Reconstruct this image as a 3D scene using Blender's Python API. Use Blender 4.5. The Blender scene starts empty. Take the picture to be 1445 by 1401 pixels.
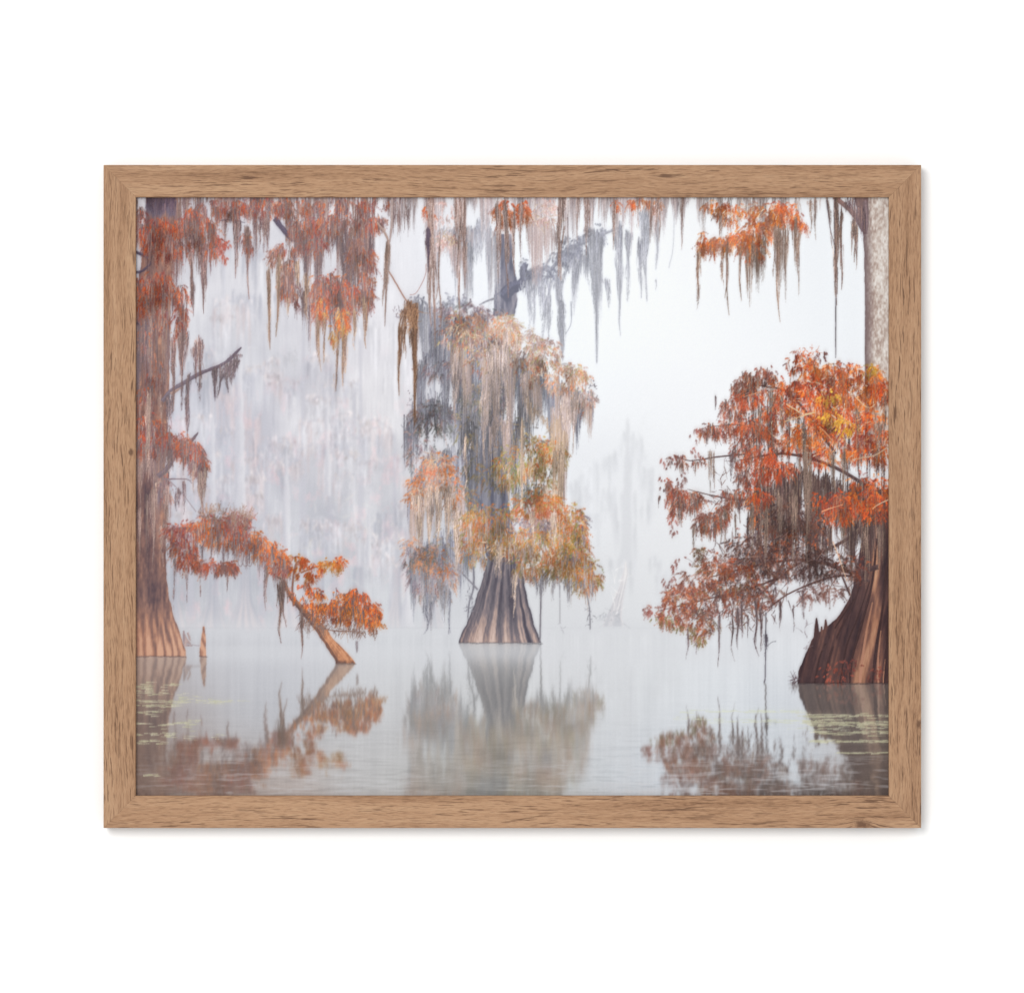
import bpy, math
import numpy as np

# ---------------------------------------------------------------- camera, light, exposure
scene = bpy.context.scene
U = 0.0005                                  # metres per dot of the plan
DEPTH = 0.018                               # how far the frame stands out from the wall
cam_d = bpy.data.cameras.new('camera')
cam_d.sensor_fit = 'HORIZONTAL'; cam_d.sensor_width = 36
cam_d.lens = 36 * 3.0 / (1445 * U)
cam_d.clip_end = 100
cam = bpy.data.objects.new('camera', cam_d)
cam.location = (-0.5 * U, -3.0 - DEPTH, 0)
cam.rotation_euler = (math.radians(90), 0, 0)
scene.collection.objects.link(cam)
scene.camera = cam

world = bpy.data.worlds.new('World'); scene.world = world
world.use_nodes = True
world.node_tree.nodes['Background'].inputs['Color'].default_value = (0.95, 0.972, 0.98, 1)
world.node_tree.nodes['Background'].inputs['Strength'].default_value = 0.945

def area(name, loc, target, size, power, col):
    l = bpy.data.lights.new(name, 'AREA'); l.shape = 'SQUARE'; l.size = size; l.energy = power; l.color = col
    o = bpy.data.objects.new(name, l); scene.collection.objects.link(o)
    o.location = loc
    d = [target[k] - loc[k] for k in range(3)]
    from mathutils import Vector
    o.rotation_euler = Vector(d).to_track_quat('-Z', 'Y').to_euler()
    return o
area('softbox', (-0.92, -3.6, 0.82), (0, 0, 0), 1.2, 74, (1.0, 0.965, 0.93))

vs = scene.view_settings
vs.view_transform = 'Standard'; vs.look = 'None'; vs.exposure = 0; vs.gamma = 1; vs.use_curve_mapping = False
LIT = 1.37                                  # light on the wall: a surface shows as its albedo times this

# ---------------------------------------------------------------- helpers
def mesh_obj(name, verts, faces, mat, parent=None):
    me = bpy.data.meshes.new(name)
    me.from_pydata(verts, [], faces); me.update()
    o = bpy.data.objects.new(name, me); scene.collection.objects.link(o)
    me.materials.append(mat)
    if parent: o.parent = parent
    return o

def material(name):
    m = bpy.data.materials.new(name); m.use_nodes = True
    return m, m.node_tree, m.node_tree.nodes['Principled BSDF']

def srgb(c):
    c = np.asarray(c, np.float32) / 255.
    return np.where(c <= .04045, c / 12.92, ((c + .055) / 1.055) ** 2.4)

# ---------------------------------------------------------------- the wall
m_wall, nt, bs = material('white_wall_paint')
bs.inputs['Base Color'].default_value = (0.86, 0.86, 0.86, 1); bs.inputs['Roughness'].default_value = 0.9
bs.inputs['Specular IOR Level'].default_value = 0.15
n = nt.nodes.new('ShaderNodeTexNoise'); n.inputs['Scale'].default_value = 900; n.inputs['Detail'].default_value = 4
tc = nt.nodes.new('ShaderNodeTexCoord'); nt.links.new(tc.outputs['Object'], n.inputs['Vector'])
b = nt.nodes.new('ShaderNodeBump'); b.inputs['Strength'].default_value = 0.05; b.inputs['Distance'].default_value = 0.0004
nt.links.new(n.outputs['Fac'], b.inputs['Height']); nt.links.new(b.outputs['Normal'], bs.inputs['Normal'])
wall = mesh_obj('wall', [(-3, 0, -2), (3, 0, -2), (3, 0, 2), (-3, 0, 2), (-3, .1, -2), (3, .1, -2), (3, .1, 2), (-3, .1, 2)],
                [(0, 1, 2, 3), (5, 4, 7, 6), (4, 0, 3, 7), (1, 5, 6, 2), (3, 2, 6, 7), (4, 5, 1, 0)], m_wall)
wall['kind'] = 'structure'; wall['label'] = 'plain white wall behind the framed print'

# ---------------------------------------------------------------- oak
def oak(name, seed, tone, knots=()):
    m, nt, bs = material(name)
    N = nt.nodes; L = nt.links
    def node(t, **k):
        o = N.new(t)
        for a, v in k.items():
            if a in o.inputs: o.inputs[a].default_value = v
            else: setattr(o, a, v)
        return o
    def math_(op, a, b=None, clamp=False):
        o = N.new('ShaderNodeMath'); o.operation = op; o.use_clamp = clamp
        for i, v in enumerate((a, b)):
            if v is None: continue
            if isinstance(v, (int, float)): o.inputs[i].default_value = v
            else: L.new(v, o.inputs[i])
        return o.outputs[0]
    tc = N.new('ShaderNodeTexCoord')
    sep = N.new('ShaderNodeSeparateXYZ'); L.new(tc.outputs['Object'], sep.inputs[0])
    X, Y, Z = sep.outputs
    def comb(x, y, z):
        o = N.new('ShaderNodeCombineXYZ')
        for i, v in enumerate((x, y, z)):
            if isinstance(v, (int, float)): o.inputs[i].default_value = v
            else: L.new(v, o.inputs[i])
        return o.outputs[0]
    def noise(sx, sz, off, detail=3., rough=.55, zz=Z):
        v = comb(math_('ADD', math_('MULTIPLY', X, sx), seed * 13.7 + off), math_('MULTIPLY', Y, sz), math_('ADD', math_('MULTIPLY', zz, sz), off * 2.3))
        o = node('ShaderNodeTexNoise', Scale=1., Detail=detail, Roughness=rough); L.new(v, o.inputs['Vector'])
        return o.outputs['Fac']
    def rng_(v, a, b, c=0., d=1.):
        o = N.new('ShaderNodeMapRange'); o.clamp = True
        o.inputs['From Min'].default_value = a; o.inputs['From Max'].default_value = b
        o.inputs['To Min'].default_value = c; o.inputs['To Max'].default_value = d
        L.new(v, o.inputs['Value']); return o.outputs[0]
    # the grain wanders, and bends round knots
    wander = math_('MULTIPLY', math_('SUBTRACT', noise(9, 26, 1, 2), .5), .011)
    zz = math_('ADD', Z, wander)
    km = None
    for (kx, kz, kr) in knots:
        dx = math_('MULTIPLY', math_('SUBTRACT', X, kx), .55); dz = math_('SUBTRACT', Z, kz)
        d = math_('SQRT', math_('ADD', math_('MULTIPLY', dx, dx), math_('MULTIPLY', dz, dz)))
        near = rng_(d, 0, kr * 3.2, 1, 0)
        zz = math_('ADD', zz, math_('MULTIPLY', math_('MULTIPLY', near, near), kr * 1.2))
        wob = math_('ADD', d, math_('MULTIPLY', math_('SUBTRACT', noise(420, 420, 9, 3), .5), kr * 1.5))
        k = rng_(wob, kr * .35, kr, 1, 0)
        km = k if km is None else math_('MAXIMUM', km, k)
    band = noise(6, 130, 2, 3, .5, zz)
    grain = noise(60, 900, 3, 5, .65, zz)
    fine = noise(200, 2600, 4, 2, .6, zz)
    pore = noise(56, 1250, 5, 2.5, .55, zz)
    pore2 = noise(120, 2100, 6, 2, .5, zz)
    clus = noise(14, 90, 7, 2, .5, zz)
    v = math_('ADD', math_('ADD', math_('MULTIPLY', band, .42), math_('MULTIPLY', grain, .38)), math_('MULTIPLY', fine, .32))
    cr = N.new('ShaderNodeValToRGB')
    e = cr.color_ramp.elements
    e[0].position = .38; e[1].position = .74
    t = tone
    def lin(r, g, b): return tuple(float(q) / LIT for q in srgb((r * t, g * t, b * t))) + (1,)
    e[0].color = lin(140, 102, 74); e[1].color = lin(198, 160, 126)
    k = e.new(.52); k.color = lin(174, 134, 102); k = e.new(.60); k.color = lin(185, 145, 112)
    L.new(v, cr.inputs['Fac'])
    pm = math_('MULTIPLY', rng_(pore, .585, .64), rng_(clus, .36, .56, .3, 1))
    pm2 = math_('MULTIPLY', rng_(pore2, .57, .66), .55)
    p = math_('MAXIMUM', pm, pm2)
    if km is not None: p = math_('MAXIMUM', p, km)
    mx = N.new('ShaderNodeMix'); mx.data_type = 'RGBA'
    L.new(math_('MULTIPLY', p, .80), mx.inputs['Factor']); L.new(cr.outputs['Color'], mx.inputs['A']); mx.inputs['B'].default_value = lin(92, 60, 42)
    L.new(mx.outputs['Result'], bs.inputs['Base Color'])
    bs.inputs['Roughness'].default_value = .62; bs.inputs['Specular IOR Level'].default_value = .25
    h = math_('SUBTRACT', math_('ADD', math_('MULTIPLY', grain, .5), math_('MULTIPLY', fine, .35)), math_('MULTIPLY', p, .7))
    bp = node('ShaderNodeBump', Strength=.5, Distance=.00022); L.new(h, bp.inputs['Height']); L.new(bp.outputs['Normal'], bs.inputs['Normal'])
    return m

# ---------------------------------------------------------------- the frame
FW, FH = 1154 * U, 935 * U                 # outside of the frame
RW = 45.5 * U                              # face of a rail
picture = bpy.data.objects.new('framed_print', None)
scene.collection.objects.link(picture)
picture.location = (0, 0, 0)
picture['label'] = 'oak framed print of a misty cypress swamp in autumn hanging on white wall'
picture['category'] = 'framed picture'
C = .0005
prof = [(0, .0005), (0, DEPTH - C), (C * .3, DEPTH - C * .3), (C, DEPTH), (RW - C, DEPTH), (RW - C * .3, DEPTH - C * .3), (RW, DEPTH - C), (RW, .0134), (RW - .0052, .0134), (RW - .0052, .0005)]
def rail(half_l, half_o, rot, mat):
    vs_, fs = [], []
    gap = .00004
    for s in (-1, 1):
        for (u, d) in prof:
            vs_.append((s * (half_l - u - gap), -d, half_o - u))
    k = len(prof)
    for i in range(k):
        j = (i + 1) % k
        fs.append((i, j, k + j, k + i))
    fs.append(tuple(range(k))[::-1]); fs.append(tuple(range(k, 2 * k)))
    o = mesh_obj('frame_rail', vs_, fs, mat, picture)
    o.rotation_euler = (0, rot, 0)
    import bmesh
    bm = bmesh.new(); bm.from_mesh(o.data); bmesh.ops.recalc_face_normals(bm, faces=bm.faces); bm.to_mesh(o.data); bm.free()
    return o
rail(FW / 2, FH / 2, 0, oak('oak_top', 1, 1.0))
rail(FW / 2, FH / 2, math.pi, oak('oak_bottom', 2, 1.015, [(-.247, .2312, .0042)]))
rail(FH / 2, FW / 2, math.pi / 2, oak('oak_right', 3, 1.0, [(.160, .2868, .0024)]))
rail(FH / 2, FW / 2, -math.pi / 2, oak('oak_left', 4, .995, [(.031, .2690, .0020)]))

m_board, nt, bs = material('grey_board')
bs.inputs['Base Color'].default_value = (.3, .28, .26, 1); bs.inputs['Roughness'].default_value = .9
bw, bh = FW / 2 - RW + .0045, FH / 2 - RW + .0045
mesh_obj('backing_board', [(x, y, z) for y in (-.0126, -.0096) for x, z in ((-bw, -bh), (bw, -bh), (bw, bh), (-bw, bh))],
         [(0, 1, 2, 3), (7, 6, 5, 4), (0, 4, 5, 1), (1, 5, 6, 2), (2, 6, 7, 3), (3, 7, 4, 0)], m_board, picture)

# ---------------------------------------------------------------- the printed picture
# The print is a flat sheet; its inks are worked out here stroke by stroke (strands of moss,
# leaf sprays, bark flutes, ripples) in a plan of 1065 x 842 dots and stored per vertex.
PX, PY, PW, PH, SS = 190, 280, 1065, 842, 3
rng = np.random.default_rng(11)
HH, WW = PH * SS, PW * SS
BC = np.zeros((HH, WW, 3), np.float32)
BA = np.zeros((HH, WW), np.float32)
GY, GX = np.mgrid[0:PH, 0:PW].astype(np.float32)
GX += PX + .5
GY += PY + .5

def A(*v): return np.array(v, np.float32)

def vnoise(x, y, sx, sy, seed):
    g = np.random.default_rng(seed).random((128, 128)).astype(np.float32)
    u = np.asarray(x, np.float32) / sx + 1000.
    v = np.asarray(y, np.float32) / sy + 1000.
    i = np.floor(u).astype(int); j = np.floor(v).astype(int)
    f = u - i; h = v - j
    f = f * f * (3 - 2 * f); h = h * h * (3 - 2 * h)
    i0 = i % 128; i1 = (i + 1) % 128; j0 = j % 128; j1 = (j + 1) % 128
    return (g[j0, i0] * (1 - f) + g[j0, i1] * f) * (1 - h) + (g[j1, i0] * (1 - f) + g[j1, i1] * f) * h

def fbm(x, y, sx, sy, seed, o=3):
    r = 0.; a = 1.; t = 0.
    for k in range(o):
        r = r + a * vnoise(x, y, sx, sy, seed + k * 17); t += a
        a *= .55; sx *= .5; sy *= .5
    return r / t

def blur(im, sx, sy):
    for ax, s in ((1, sx), (0, sy)):
        if s < .3: continue
        k = int(3 * s + 1)
        w = np.exp(-.5 * (np.arange(-k, k + 1) / s) ** 2); w /= w.sum()
        pad = [(0, 0)] * im.ndim; pad[ax] = (k, k)
        p = np.pad(im, pad, mode='edge')
        o = np.zeros_like(im)
        n = im.shape[ax]
        for q in range(2 * k + 1):
            o += w[q] * (p[:, q:q + n] if ax == 1 else p[q:q + n])
        im = o
    return im

def stroke(P0, P1, P2, w0, w1, c0, c1, op=1., fade=0.):
    P0 = np.asarray(P0, np.float32); P1 = np.asarray(P1, np.float32); P2 = np.asarray(P2, np.float32)
    N = len(P0)
    if N == 0: return
    w0 = np.broadcast_to(np.asarray(w0, np.float32), (N,)); w1 = np.broadcast_to(np.asarray(w1, np.float32), (N,))
    c0 = np.broadcast_to(np.asarray(c0, np.float32), (N, 3)); c1 = np.broadcast_to(np.asarray(c1, np.float32), (N, 3))
    L = np.hypot(*(P1 - P0).T) + np.hypot(*(P2 - P1).T)
    n = np.maximum(2, (L * SS * 1.05).astype(int) + 1)
    cs = np.cumsum(n); a = 0
    while a < N:
        base = cs[a - 1] if a else 0
        b = max(a + 1, int(np.searchsorted(cs, base + 300000)))
        nn = n[a:b]
        idx = np.repeat(np.arange(a, b), nn)
        st = np.repeat(np.cumsum(nn) - nn, nn)
        t = ((np.arange(len(idx)) - st) / (n[idx] - 1)).astype(np.float32)[:, None]
        q0, q1, q2 = P0[idx], P1[idx], P2[idx]
        p = (1 - t) ** 2 * q0 + 2 * t * (1 - t) * q1 + t * t * q2
        d = (1 - t) * (q1 - q0) + t * (q2 - q1)
        d /= np.maximum(np.hypot(d[:, 0], d[:, 1]), 1e-4)[:, None]
        w = np.maximum((w0[idx] + (w1[idx] - w0[idx]) * t[:, 0]) * .5 * SS, .5)
        K = int(np.ceil(w.max()))
        o = np.arange(-K, K + 1, dtype=np.float32) * .85
        X = ((p[:, 0] - PX) * SS)[:, None] - d[:, 1:2] * o
        Y = ((p[:, 1] - PY) * SS)[:, None] + d[:, 0:1] * o
        M = np.abs(o)[None] <= w[:, None]
        xi = np.floor(X).astype(int); yi = np.floor(Y).astype(int)
        M &= (xi >= 0) & (xi < WW) & (yi >= 0) & (yi < HH)
        if op < 1 or fade: M &= rng.random(M.shape) < op * (1 - fade * t)
        c = c0[idx] + (c1[idx] - c0[idx]) * t
        c = np.broadcast_to(c[:, None], M.shape + (3,))
        BC[yi[M], xi[M]] = c[M]
        BA[yi[M], xi[M]] = 1
        a = b

def finish():
    a = BA.reshape(PH, SS, PW, SS).mean((1, 3))
    c = (BC * BA[..., None]).reshape(PH, SS, PW, SS, 3).mean((1, 3))
    BC.fill(0); BA.fill(0)
    return np.dstack([c, a]).astype(np.float32)          # premultiplied

CONTRAST = [1.]
def shade(x, y, amt=.5):
    """clumpy light and dark of the masses"""
    return np.minimum(1 + CONTRAST[0] * amt * (fbm(x, y, 17, 30, 901, 3) * 1.5 - .78), 1.13)[:, None]

def pick(pal, n, var=.07):
    pal = np.asarray(pal, np.float32)
    c = pal[rng.integers(0, len(pal), n)]
    m = rng.random((n, 1)) * .6
    c = c * (1 - m) + pal[rng.integers(0, len(pal), n)] * m
    return c * (1 + rng.normal(0, var, (n, 1)))

def curtain(top, pal, dens=2.2, w=1.2, clump=7., lo=.25, jit=6., lean=0., tip=None, seed=None, op=.7, pw=1.4):
    """strands of moss hanging from a line of (x, y, length) points; lengths vary in clumps"""
    top = np.asarray(top, np.float32)
    n = int((top[-1, 0] - top[0, 0]) * dens)
    if n < 1: return
    seed = seed if seed is not None else int(rng.integers(1e6))
    x = rng.uniform(top[0, 0], top[-1, 0], n)
    y = np.interp(x, top[:, 0], top[:, 1]) + rng.normal(0, jit * .55, n)
    L = np.interp(x, top[:, 0], top[:, 2])
    k = fbm(x, x * 0, clump, 1, seed, 2)
    k = np.clip((k - .25) / .5, 0, 1) ** pw
    L = L * (lo + (1.05 - lo) * k) * rng.uniform(.45, 1, n) ** .7
    s = L * rng.random(n) ** 2.2 * .45
    xe = x + lean * L / 40 + rng.normal(0, .6, n)
    c = pick(pal, n) * (1 + .22 * (vnoise(x, y, 3, 30, seed + 5) - .5))[:, None] * shade(x, y + s)
    c1 = c if tip is None else c * .55 + np.asarray(tip, np.float32) * .45
    P0 = np.stack([x, y + s], 1); P2 = np.stack([xe, y + L], 1)
    P1 = (P0 + P2) / 2; P1[:, 0] += rng.normal(0, 1.5, n) + 1.6 * (vnoise(x, y, 5, 25, seed + 8) - .5)
    stroke(P0, P1, P2, w * rng.uniform(.5, 1.2, n), .35, c, c1, op, .45)

def beard(items, pal, dens=3., w=.9, tip=None, op=.55):
    """tapering hanks of moss: (x, y, width, length, lean), each of a few ragged tails"""
    B0 = []; B1 = []; B2 = []; C = []; W = []
    for it in items:
        x, y, wd, L = it[:4]; lean = it[4] if len(it) > 4 else 0
        m = 2 + int(wd / 2.6)
        for k in range(m):
            uc = 0. if k == 0 else rng.uniform(-.85, .85)
            Lk = L * (1. if k == 0 else (1 - .45 * uc * uc) * rng.uniform(.25, .92))
            wk = wd / m * (1.7 if m > 1 else 1.) * rng.uniform(.7, 1.2)
            n = int(max(5, dens * (wk + 1.2) * (.35 + Lk / 42)))
            f = rng.random(n) ** 1.35 * .95 - .06
            e = np.minimum(1, f + rng.uniform(.16, .5, n))
            g = rng.normal(0, .36, n)
            cx = x + uc * wd * .5; cl = lean - uc * wd * .15
            sway = rng.normal(0, 1.5); ph = rng.uniform(0, 6); fr = rng.uniform(4, 9)
            def px(q):
                q = np.maximum(q, 0)
                return cx + cl * q + sway * np.sin(q * fr + ph) * (.25 + q) * min(1., Lk / 60) + g * wk * np.minimum(1, .55 + q * 4) * (1.04 - q) ** .45
            h = (f + e) / 2
            stray = rng.random(n) < .12; g = np.where(stray, g * 2.2, g)
            B0.append(np.stack([px(f), y + f * Lk - rng.uniform(0, .06, n) * Lk], 1)); B2.append(np.stack([px(e), y + e * Lk], 1))
            p1 = np.stack([px(h) + rng.normal(0, .25, n), y + h * Lk], 1); B1.append(p1)
            c = pick(pal, n, .13)
            if tip is not None: c = c * (1 - .5 * h[:, None]) + np.asarray(tip, np.float32) * .5 * h[:, None]
            C.append(c * (1 + .20 * np.sin(g * 8 + k * 2.1 + f * 3))[:, None] * shade(p1[:, 0], p1[:, 1], .4)); W.append(w * rng.uniform(.6, 1.25, n) * (1.1 - .5 * h))
    stroke(np.concatenate(B0), np.concatenate(B1), np.concatenate(B2), np.concatenate(W), .4, np.concatenate(C), np.concatenate(C) * 1.02, op, .35)

def foliage(items, pal, droop=.6, ln=11., leaf=1.9, w=.36, gap=.35, lit=.2, seed=3, op=.68, m=12, gs=7, thin=.85, moss=None, mfrac=.5, mlen=24.):
    """feathery cypress sprays in ellipses (cx, cy, rx, ry, count)"""
    O = []; R = []
    for (cx, cy, rx, ry, n) in items:
        n = int(n * thin) + 1
        a = rng.uniform(0, 6.283, n); r = np.sqrt(rng.random(n)) * .8 + np.abs(rng.normal(0, .2, n))
        dx = r * np.cos(a); dy = r * np.sin(a)
        O.append(np.stack([cx + dx * rx, cy + dy * ry], 1)); R.append(np.stack([dx, dy], 1))
    O = np.concatenate(O); R = np.concatenate(R)
    rr = np.hypot(R[:, 0], R[:, 1])
    keep = fbm(O[:, 0], O[:, 1], gs, gs, seed, 2) > gap + .02 + .22 * (rr - .55) + rng.normal(0, .05, len(O))
    O = O[keep]; R = R[keep]; n = len(O)
    if n == 0: return
    d = R * .7 + rng.normal(0, .45, (n, 2)); d[:, 1] += droop
    d /= np.hypot(d[:, 0], d[:, 1])[:, None] + 1e-4
    ll = ln * (rng.uniform(.4, 1.1, n) + .5 * rng.random(n) ** 6)[:, None]
    P0 = O; P1 = O + d * ll * .5; P2 = O + d * ll * .9; P2[:, 1] += ll[:, 0] * droop * .5
    tone = fbm(O[:, 0], O[:, 1], 16, 12, seed + 9, 2)
    hue = fbm(O[:, 0], O[:, 1], 26, 20, seed + 31, 2)
    if moss is not None:
        wisps(O, moss, int(n * mfrac * .5), mlen)
    pal = np.asarray(pal, np.float32)
    k = np.clip((hue + rng.normal(0, .13, n) - .25) / .5, 0, .999) * len(pal)
    c = pal[k.astype(int)]
    b = np.clip(shade(O[:, 0], O[:, 1], .55)[:, 0] + lit * (-R[:, 1] * .6) + (tone - .5) * .4 + rng.normal(0, .07, n), .5, 1.22)
    order = np.argsort(b + rng.normal(0, .22, n))
    P0, P1, P2, c, b = P0[order], P1[order], P2[order], c[order], b[order]
    c = c * b[:, None]
    S0 = []; S1 = []; C = []
    t = np.tile(np.linspace(.06, 1, m), (n, 1)); t = (t + rng.normal(0, .04, t.shape))[..., None]
    p = (1 - t) ** 2 * P0[:, None] + 2 * t * (1 - t) * P1[:, None] + t * t * P2[:, None]
    tg = (1 - t) * (P1 - P0)[:, None] + t * (P2 - P1)[:, None]
    tg /= np.hypot(tg[..., 0], tg[..., 1])[..., None] + 1e-4
    nr = np.stack([-tg[..., 1], tg[..., 0]], -1)
    seg0 = []; seg1 = []; cc = []
    for s in (-1, 1):
        q = p + (tg * .75 + s * nr * .7 + A(0, droop * .4)) * leaf * rng.uniform(.5, 1.2, t.shape) * (1.15 - .5 * t)
        seg0.append(p); seg1.append(q); cc.append(c[:, None] * (1 + rng.normal(0, .09, t.shape)) * (1.06 if s < 0 else .95))
    seg0 = np.stack(seg0, 2).reshape(-1, 2); seg1 = np.stack(seg1, 2).reshape(-1, 2); cc = np.stack(cc, 2).reshape(-1, 3)
    stroke(seg0, (seg0 + seg1) / 2, seg1, w, w * .5, cc, cc * 1.03, op)
    if moss is not None:
        wisps(O, moss, int(n * mfrac * .5), mlen)

def wisps(O, pal, n, ln, op=.85):
    """thin strands of moss that hang out of the leaves around the points O"""
    if n < 1: return
    p = O[rng.integers(0, len(O), n)] + rng.normal(0, 1.5, (n, 2))
    k = np.clip(fbm(p[:, 0], p[:, 0] * 0, 6, 1, 5, 2) * 1.8 - .3, .2, 1.2)
    l = ln * rng.uniform(.3, 1.2, n) * k
    q = p + np.stack([rng.normal(0, .8, n), l], 1)
    c = pick(pal, n, .08) * shade(p[:, 0], p[:, 1])
    stroke(p, (p + q) / 2 + rng.normal(0, .5, (n, 2)), q, rng.uniform(.7, 1.3, n), .4, c, c, op)

def branch(pts, w0, w1, c, c1=None):
    p = np.asarray(pts, np.float32); n = len(p) - 1
    # smooth the polyline a little
    q = [p[0]]
    for i in range(n):
        a, b = p[i], p[i + 1]
        ta = (p[i + 1] - p[i - 1]) * .5 if i else b - a
        tb = (p[i + 2] - p[i]) * .5 if i < n - 1 else b - a
        for t in (.25, .5, .75, 1.):
            h = (2*t**3-3*t*t+1)*a + (t**3-2*t*t+t)*ta + (-2*t**3+3*t*t)*b + (t**3-t*t)*tb
            q.append(h + rng.normal(0, .12, 2))
    q = np.asarray(q, np.float32); k = len(q) - 1
    ws = np.linspace(w0, w1, k + 1)
    if w0 > 2: ws[-2:] *= (.8, .45); ws = ws * rng.uniform(.88, 1.12, k + 1)
    c = np.asarray(c, np.float32); c1 = c if c1 is None else np.asarray(c1, np.float32)
    f = np.linspace(0, 1, k + 1)[:, None]; cl = c + (c1 - c) * f
    stroke(q[:-1], (q[:-1] + q[1:]) / 2, q[1:], ws[:-1], ws[1:], cl[:-1], cl[1:])
    if w0 > 2:   # a rounder look: light edge above, dark one below
        off = np.stack([ws * 0, -ws * .28], 1)
        stroke((q + off)[:-1], (q + off)[:-1], (q + off)[1:], ws[:-1] * .35, ws[1:] * .3, cl[:-1] * 1.22, cl[1:] * 1.22)

def twigs(cx, cy, r, n, pal, w=.7, down=.3, ln=14):
    a = rng.uniform(0, 6.283, n); q = np.sqrt(rng.random(n))
    P0 = np.stack([cx + q * r[0] * np.cos(a), cy + q * r[1] * np.sin(a)], 1)
    d = rng.normal(0, 1, (n, 2)); d[:, 1] += down; d /= np.hypot(*d.T)[:, None]
    l = ln * rng.uniform(.4, 1.3, n)[:, None]
    P1 = P0 + d * l * .5 + rng.normal(0, 1.5, (n, 2)); P2 = P0 + d * l + rng.normal(0, 2, (n, 2))
    c = pick(pal, n)
    stroke(P0, P1, P2, w, w * .5, c, c)

def solid(rows, fn, rough=1.2, seed=1):
    """a trunk: rows of (y, left, right); fn(u, x, y) gives its colour"""
    rows = np.asarray(rows, np.float32)
    y0 = max(PY, rows[0, 0]); y1 = min(PY + PH, rows[-1, 0])
    j0 = int((y0 - PY) * SS); j1 = int((y1 - PY) * SS)
    y = (np.arange(j0, j1) + .5) / SS + PY
    xl = np.interp(y, rows[:, 0], rows[:, 1]); xr = np.interp(y, rows[:, 0], rows[:, 2])
    xl = blur(xl[:, None].astype(np.float32), 0, 10)[:, 0]; xr = blur(xr[:, None].astype(np.float32), 0, 10)[:, 0]
    xl = xl + (fbm(y, y * 0, 9, 1, seed) - .5) * 2 * rough; xr = xr + (fbm(y, y * 0 + 50, 9, 1, seed) - .5) * 2 * rough
    i0 = int(max(0, (xl.min() - PX) * SS)); i1 = int(min(WW, (xr.max() - PX) * SS + 1))
    x = (np.arange(i0, i1) + .5) / SS + PX
    X, Y = np.meshgrid(x, y)
    U = (X - xl[:, None]) / (xr - xl)[:, None]
    M = (U >= 0) & (U <= 1)
    c = fn(U, X, Y)
    BC[j0:j1, i0:i1][M] = c[M]; BA[j0:j1, i0:i1][M] = 1

def ramp(v, stops):
    v = np.asarray(v); p = [s[0] for s in stops]
    return np.stack([np.interp(v, p, [s[1][k] for s in stops]) for k in range(3)], -1).astype(np.float32)

# ---- mist and water: soft blend of sampled tones
TONES = [
 (230,330,205,203,210),(330,400,216,215,222),(330,500,211,211,218),(300,600,201,201,211),(300,700,197,197,206),(300,830,183,184,192),
 (450,420,221,219,226),(450,600,211,209,216),(450,700,203,203,210),(450,800,196,198,205),(400,870,196,197,204),(540,600,214,212,217),
 (560,340,229,229,236),(540,450,222,220,227),(540,800,205,205,211),(565,870,208,211,217),(690,390,240,243,250),(750,520,238,242,249),
 (850,480,243,246,251),(950,480,244,246,250),(1050,450,240,242,246),(1180,420,236,239,244),(900,570,238,240,244),(980,560,240,241,245),
 (900,700,230,231,235),(830,680,230,232,238),(930,800,225,226,230),(1000,760,230,231,235),(1080,900,223,225,230),(900,870,219,221,225),
 (1180,600,232,234,239),(640,600,216,217,224),(640,860,208,209,214),(800,860,216,217,221),(1100,780,226,227,232),
 (350,905,209,209,214),(350,955,193,194,200),(350,1010,186,187,192),(560,925,212,213,217),(560,1000,196,196,199),(560,1090,190,189,190),
 (700,1000,200,201,203),(800,930,215,216,220),(880,1000,210,212,216),(880,1090,204,207,212),(1000,960,217,220,225),(950,1100,203,208,216),
 (1100,1000,209,214,221),(1100,1110,203,208,214),(230,950,186,184,188),(220,1010,168,160,160),(220,1100,150,140,136),(350,1110,180,170,166),
 (700,1110,188,190,188),(1220,1000,200,198,202),(1220,1110,180,178,180)]

def backdrop():
    gy, gx = np.mgrid[0:PH // 6 + 2, 0:PW // 6 + 2].astype(np.float32)
    gx = gx * 6 + PX; gy = gy * 6 + PY
    num = np.zeros(gx.shape + (3,), np.float32); den = np.zeros(gx.shape, np.float32)
    for (x, y, r, g, b) in TONES:
        d2 = (gx - x) ** 2 + ((gy - y) * 1.25) ** 2
        w = np.exp(-d2 / (2 * 62. ** 2)) + 2e3 / (d2 + 900.) ** 1.6
        num += w[..., None] * A(r, g, b); den += w
    lo = num / den[..., None]
    fx = np.arange(PW) / 6.; fy = np.arange(PH) / 6.
    i = fx.astype(int); j = fy.astype(int); fx = (fx - i)[None, :, None]; fy = (fy - j)[:, None, None]
    return ((lo[j][:, i] * (1 - fx) + lo[j][:, i + 1] * fx) * (1 - fy) + (lo[j + 1][:, i] * (1 - fx) + lo[j + 1][:, i + 1] * fx) * fy).astype(np.float32)

MIST = backdrop()
IDS = np.zeros((PH, PW), np.int16)

def over(img, lay, op=1., haze=0., soft=0., ident=None, hazemap=None, bloom=.5, fine=.86):
    h = haze if hazemap is None else hazemap[..., None]
    def one(img, l, o):
        a = l[..., 3:] * o
        c = l[..., :3] / np.maximum(l[..., 3:], 1e-4)
        return img * (1 - a) + (c * (1 - h) + MIST * h) * a
    if bloom: img = one(img, blur(lay, 1.7, 4.), op * bloom)      # the photograph's own soft glow
    if soft: lay = blur(lay, soft, soft * 1.3)
    if ident is not None:
        m = blur(lay[..., 3] * op, 2.2, 2.2) > .40
        IDS[m] = ident
    return one(img, lay, op * (fine if bloom else 1.))

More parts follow.
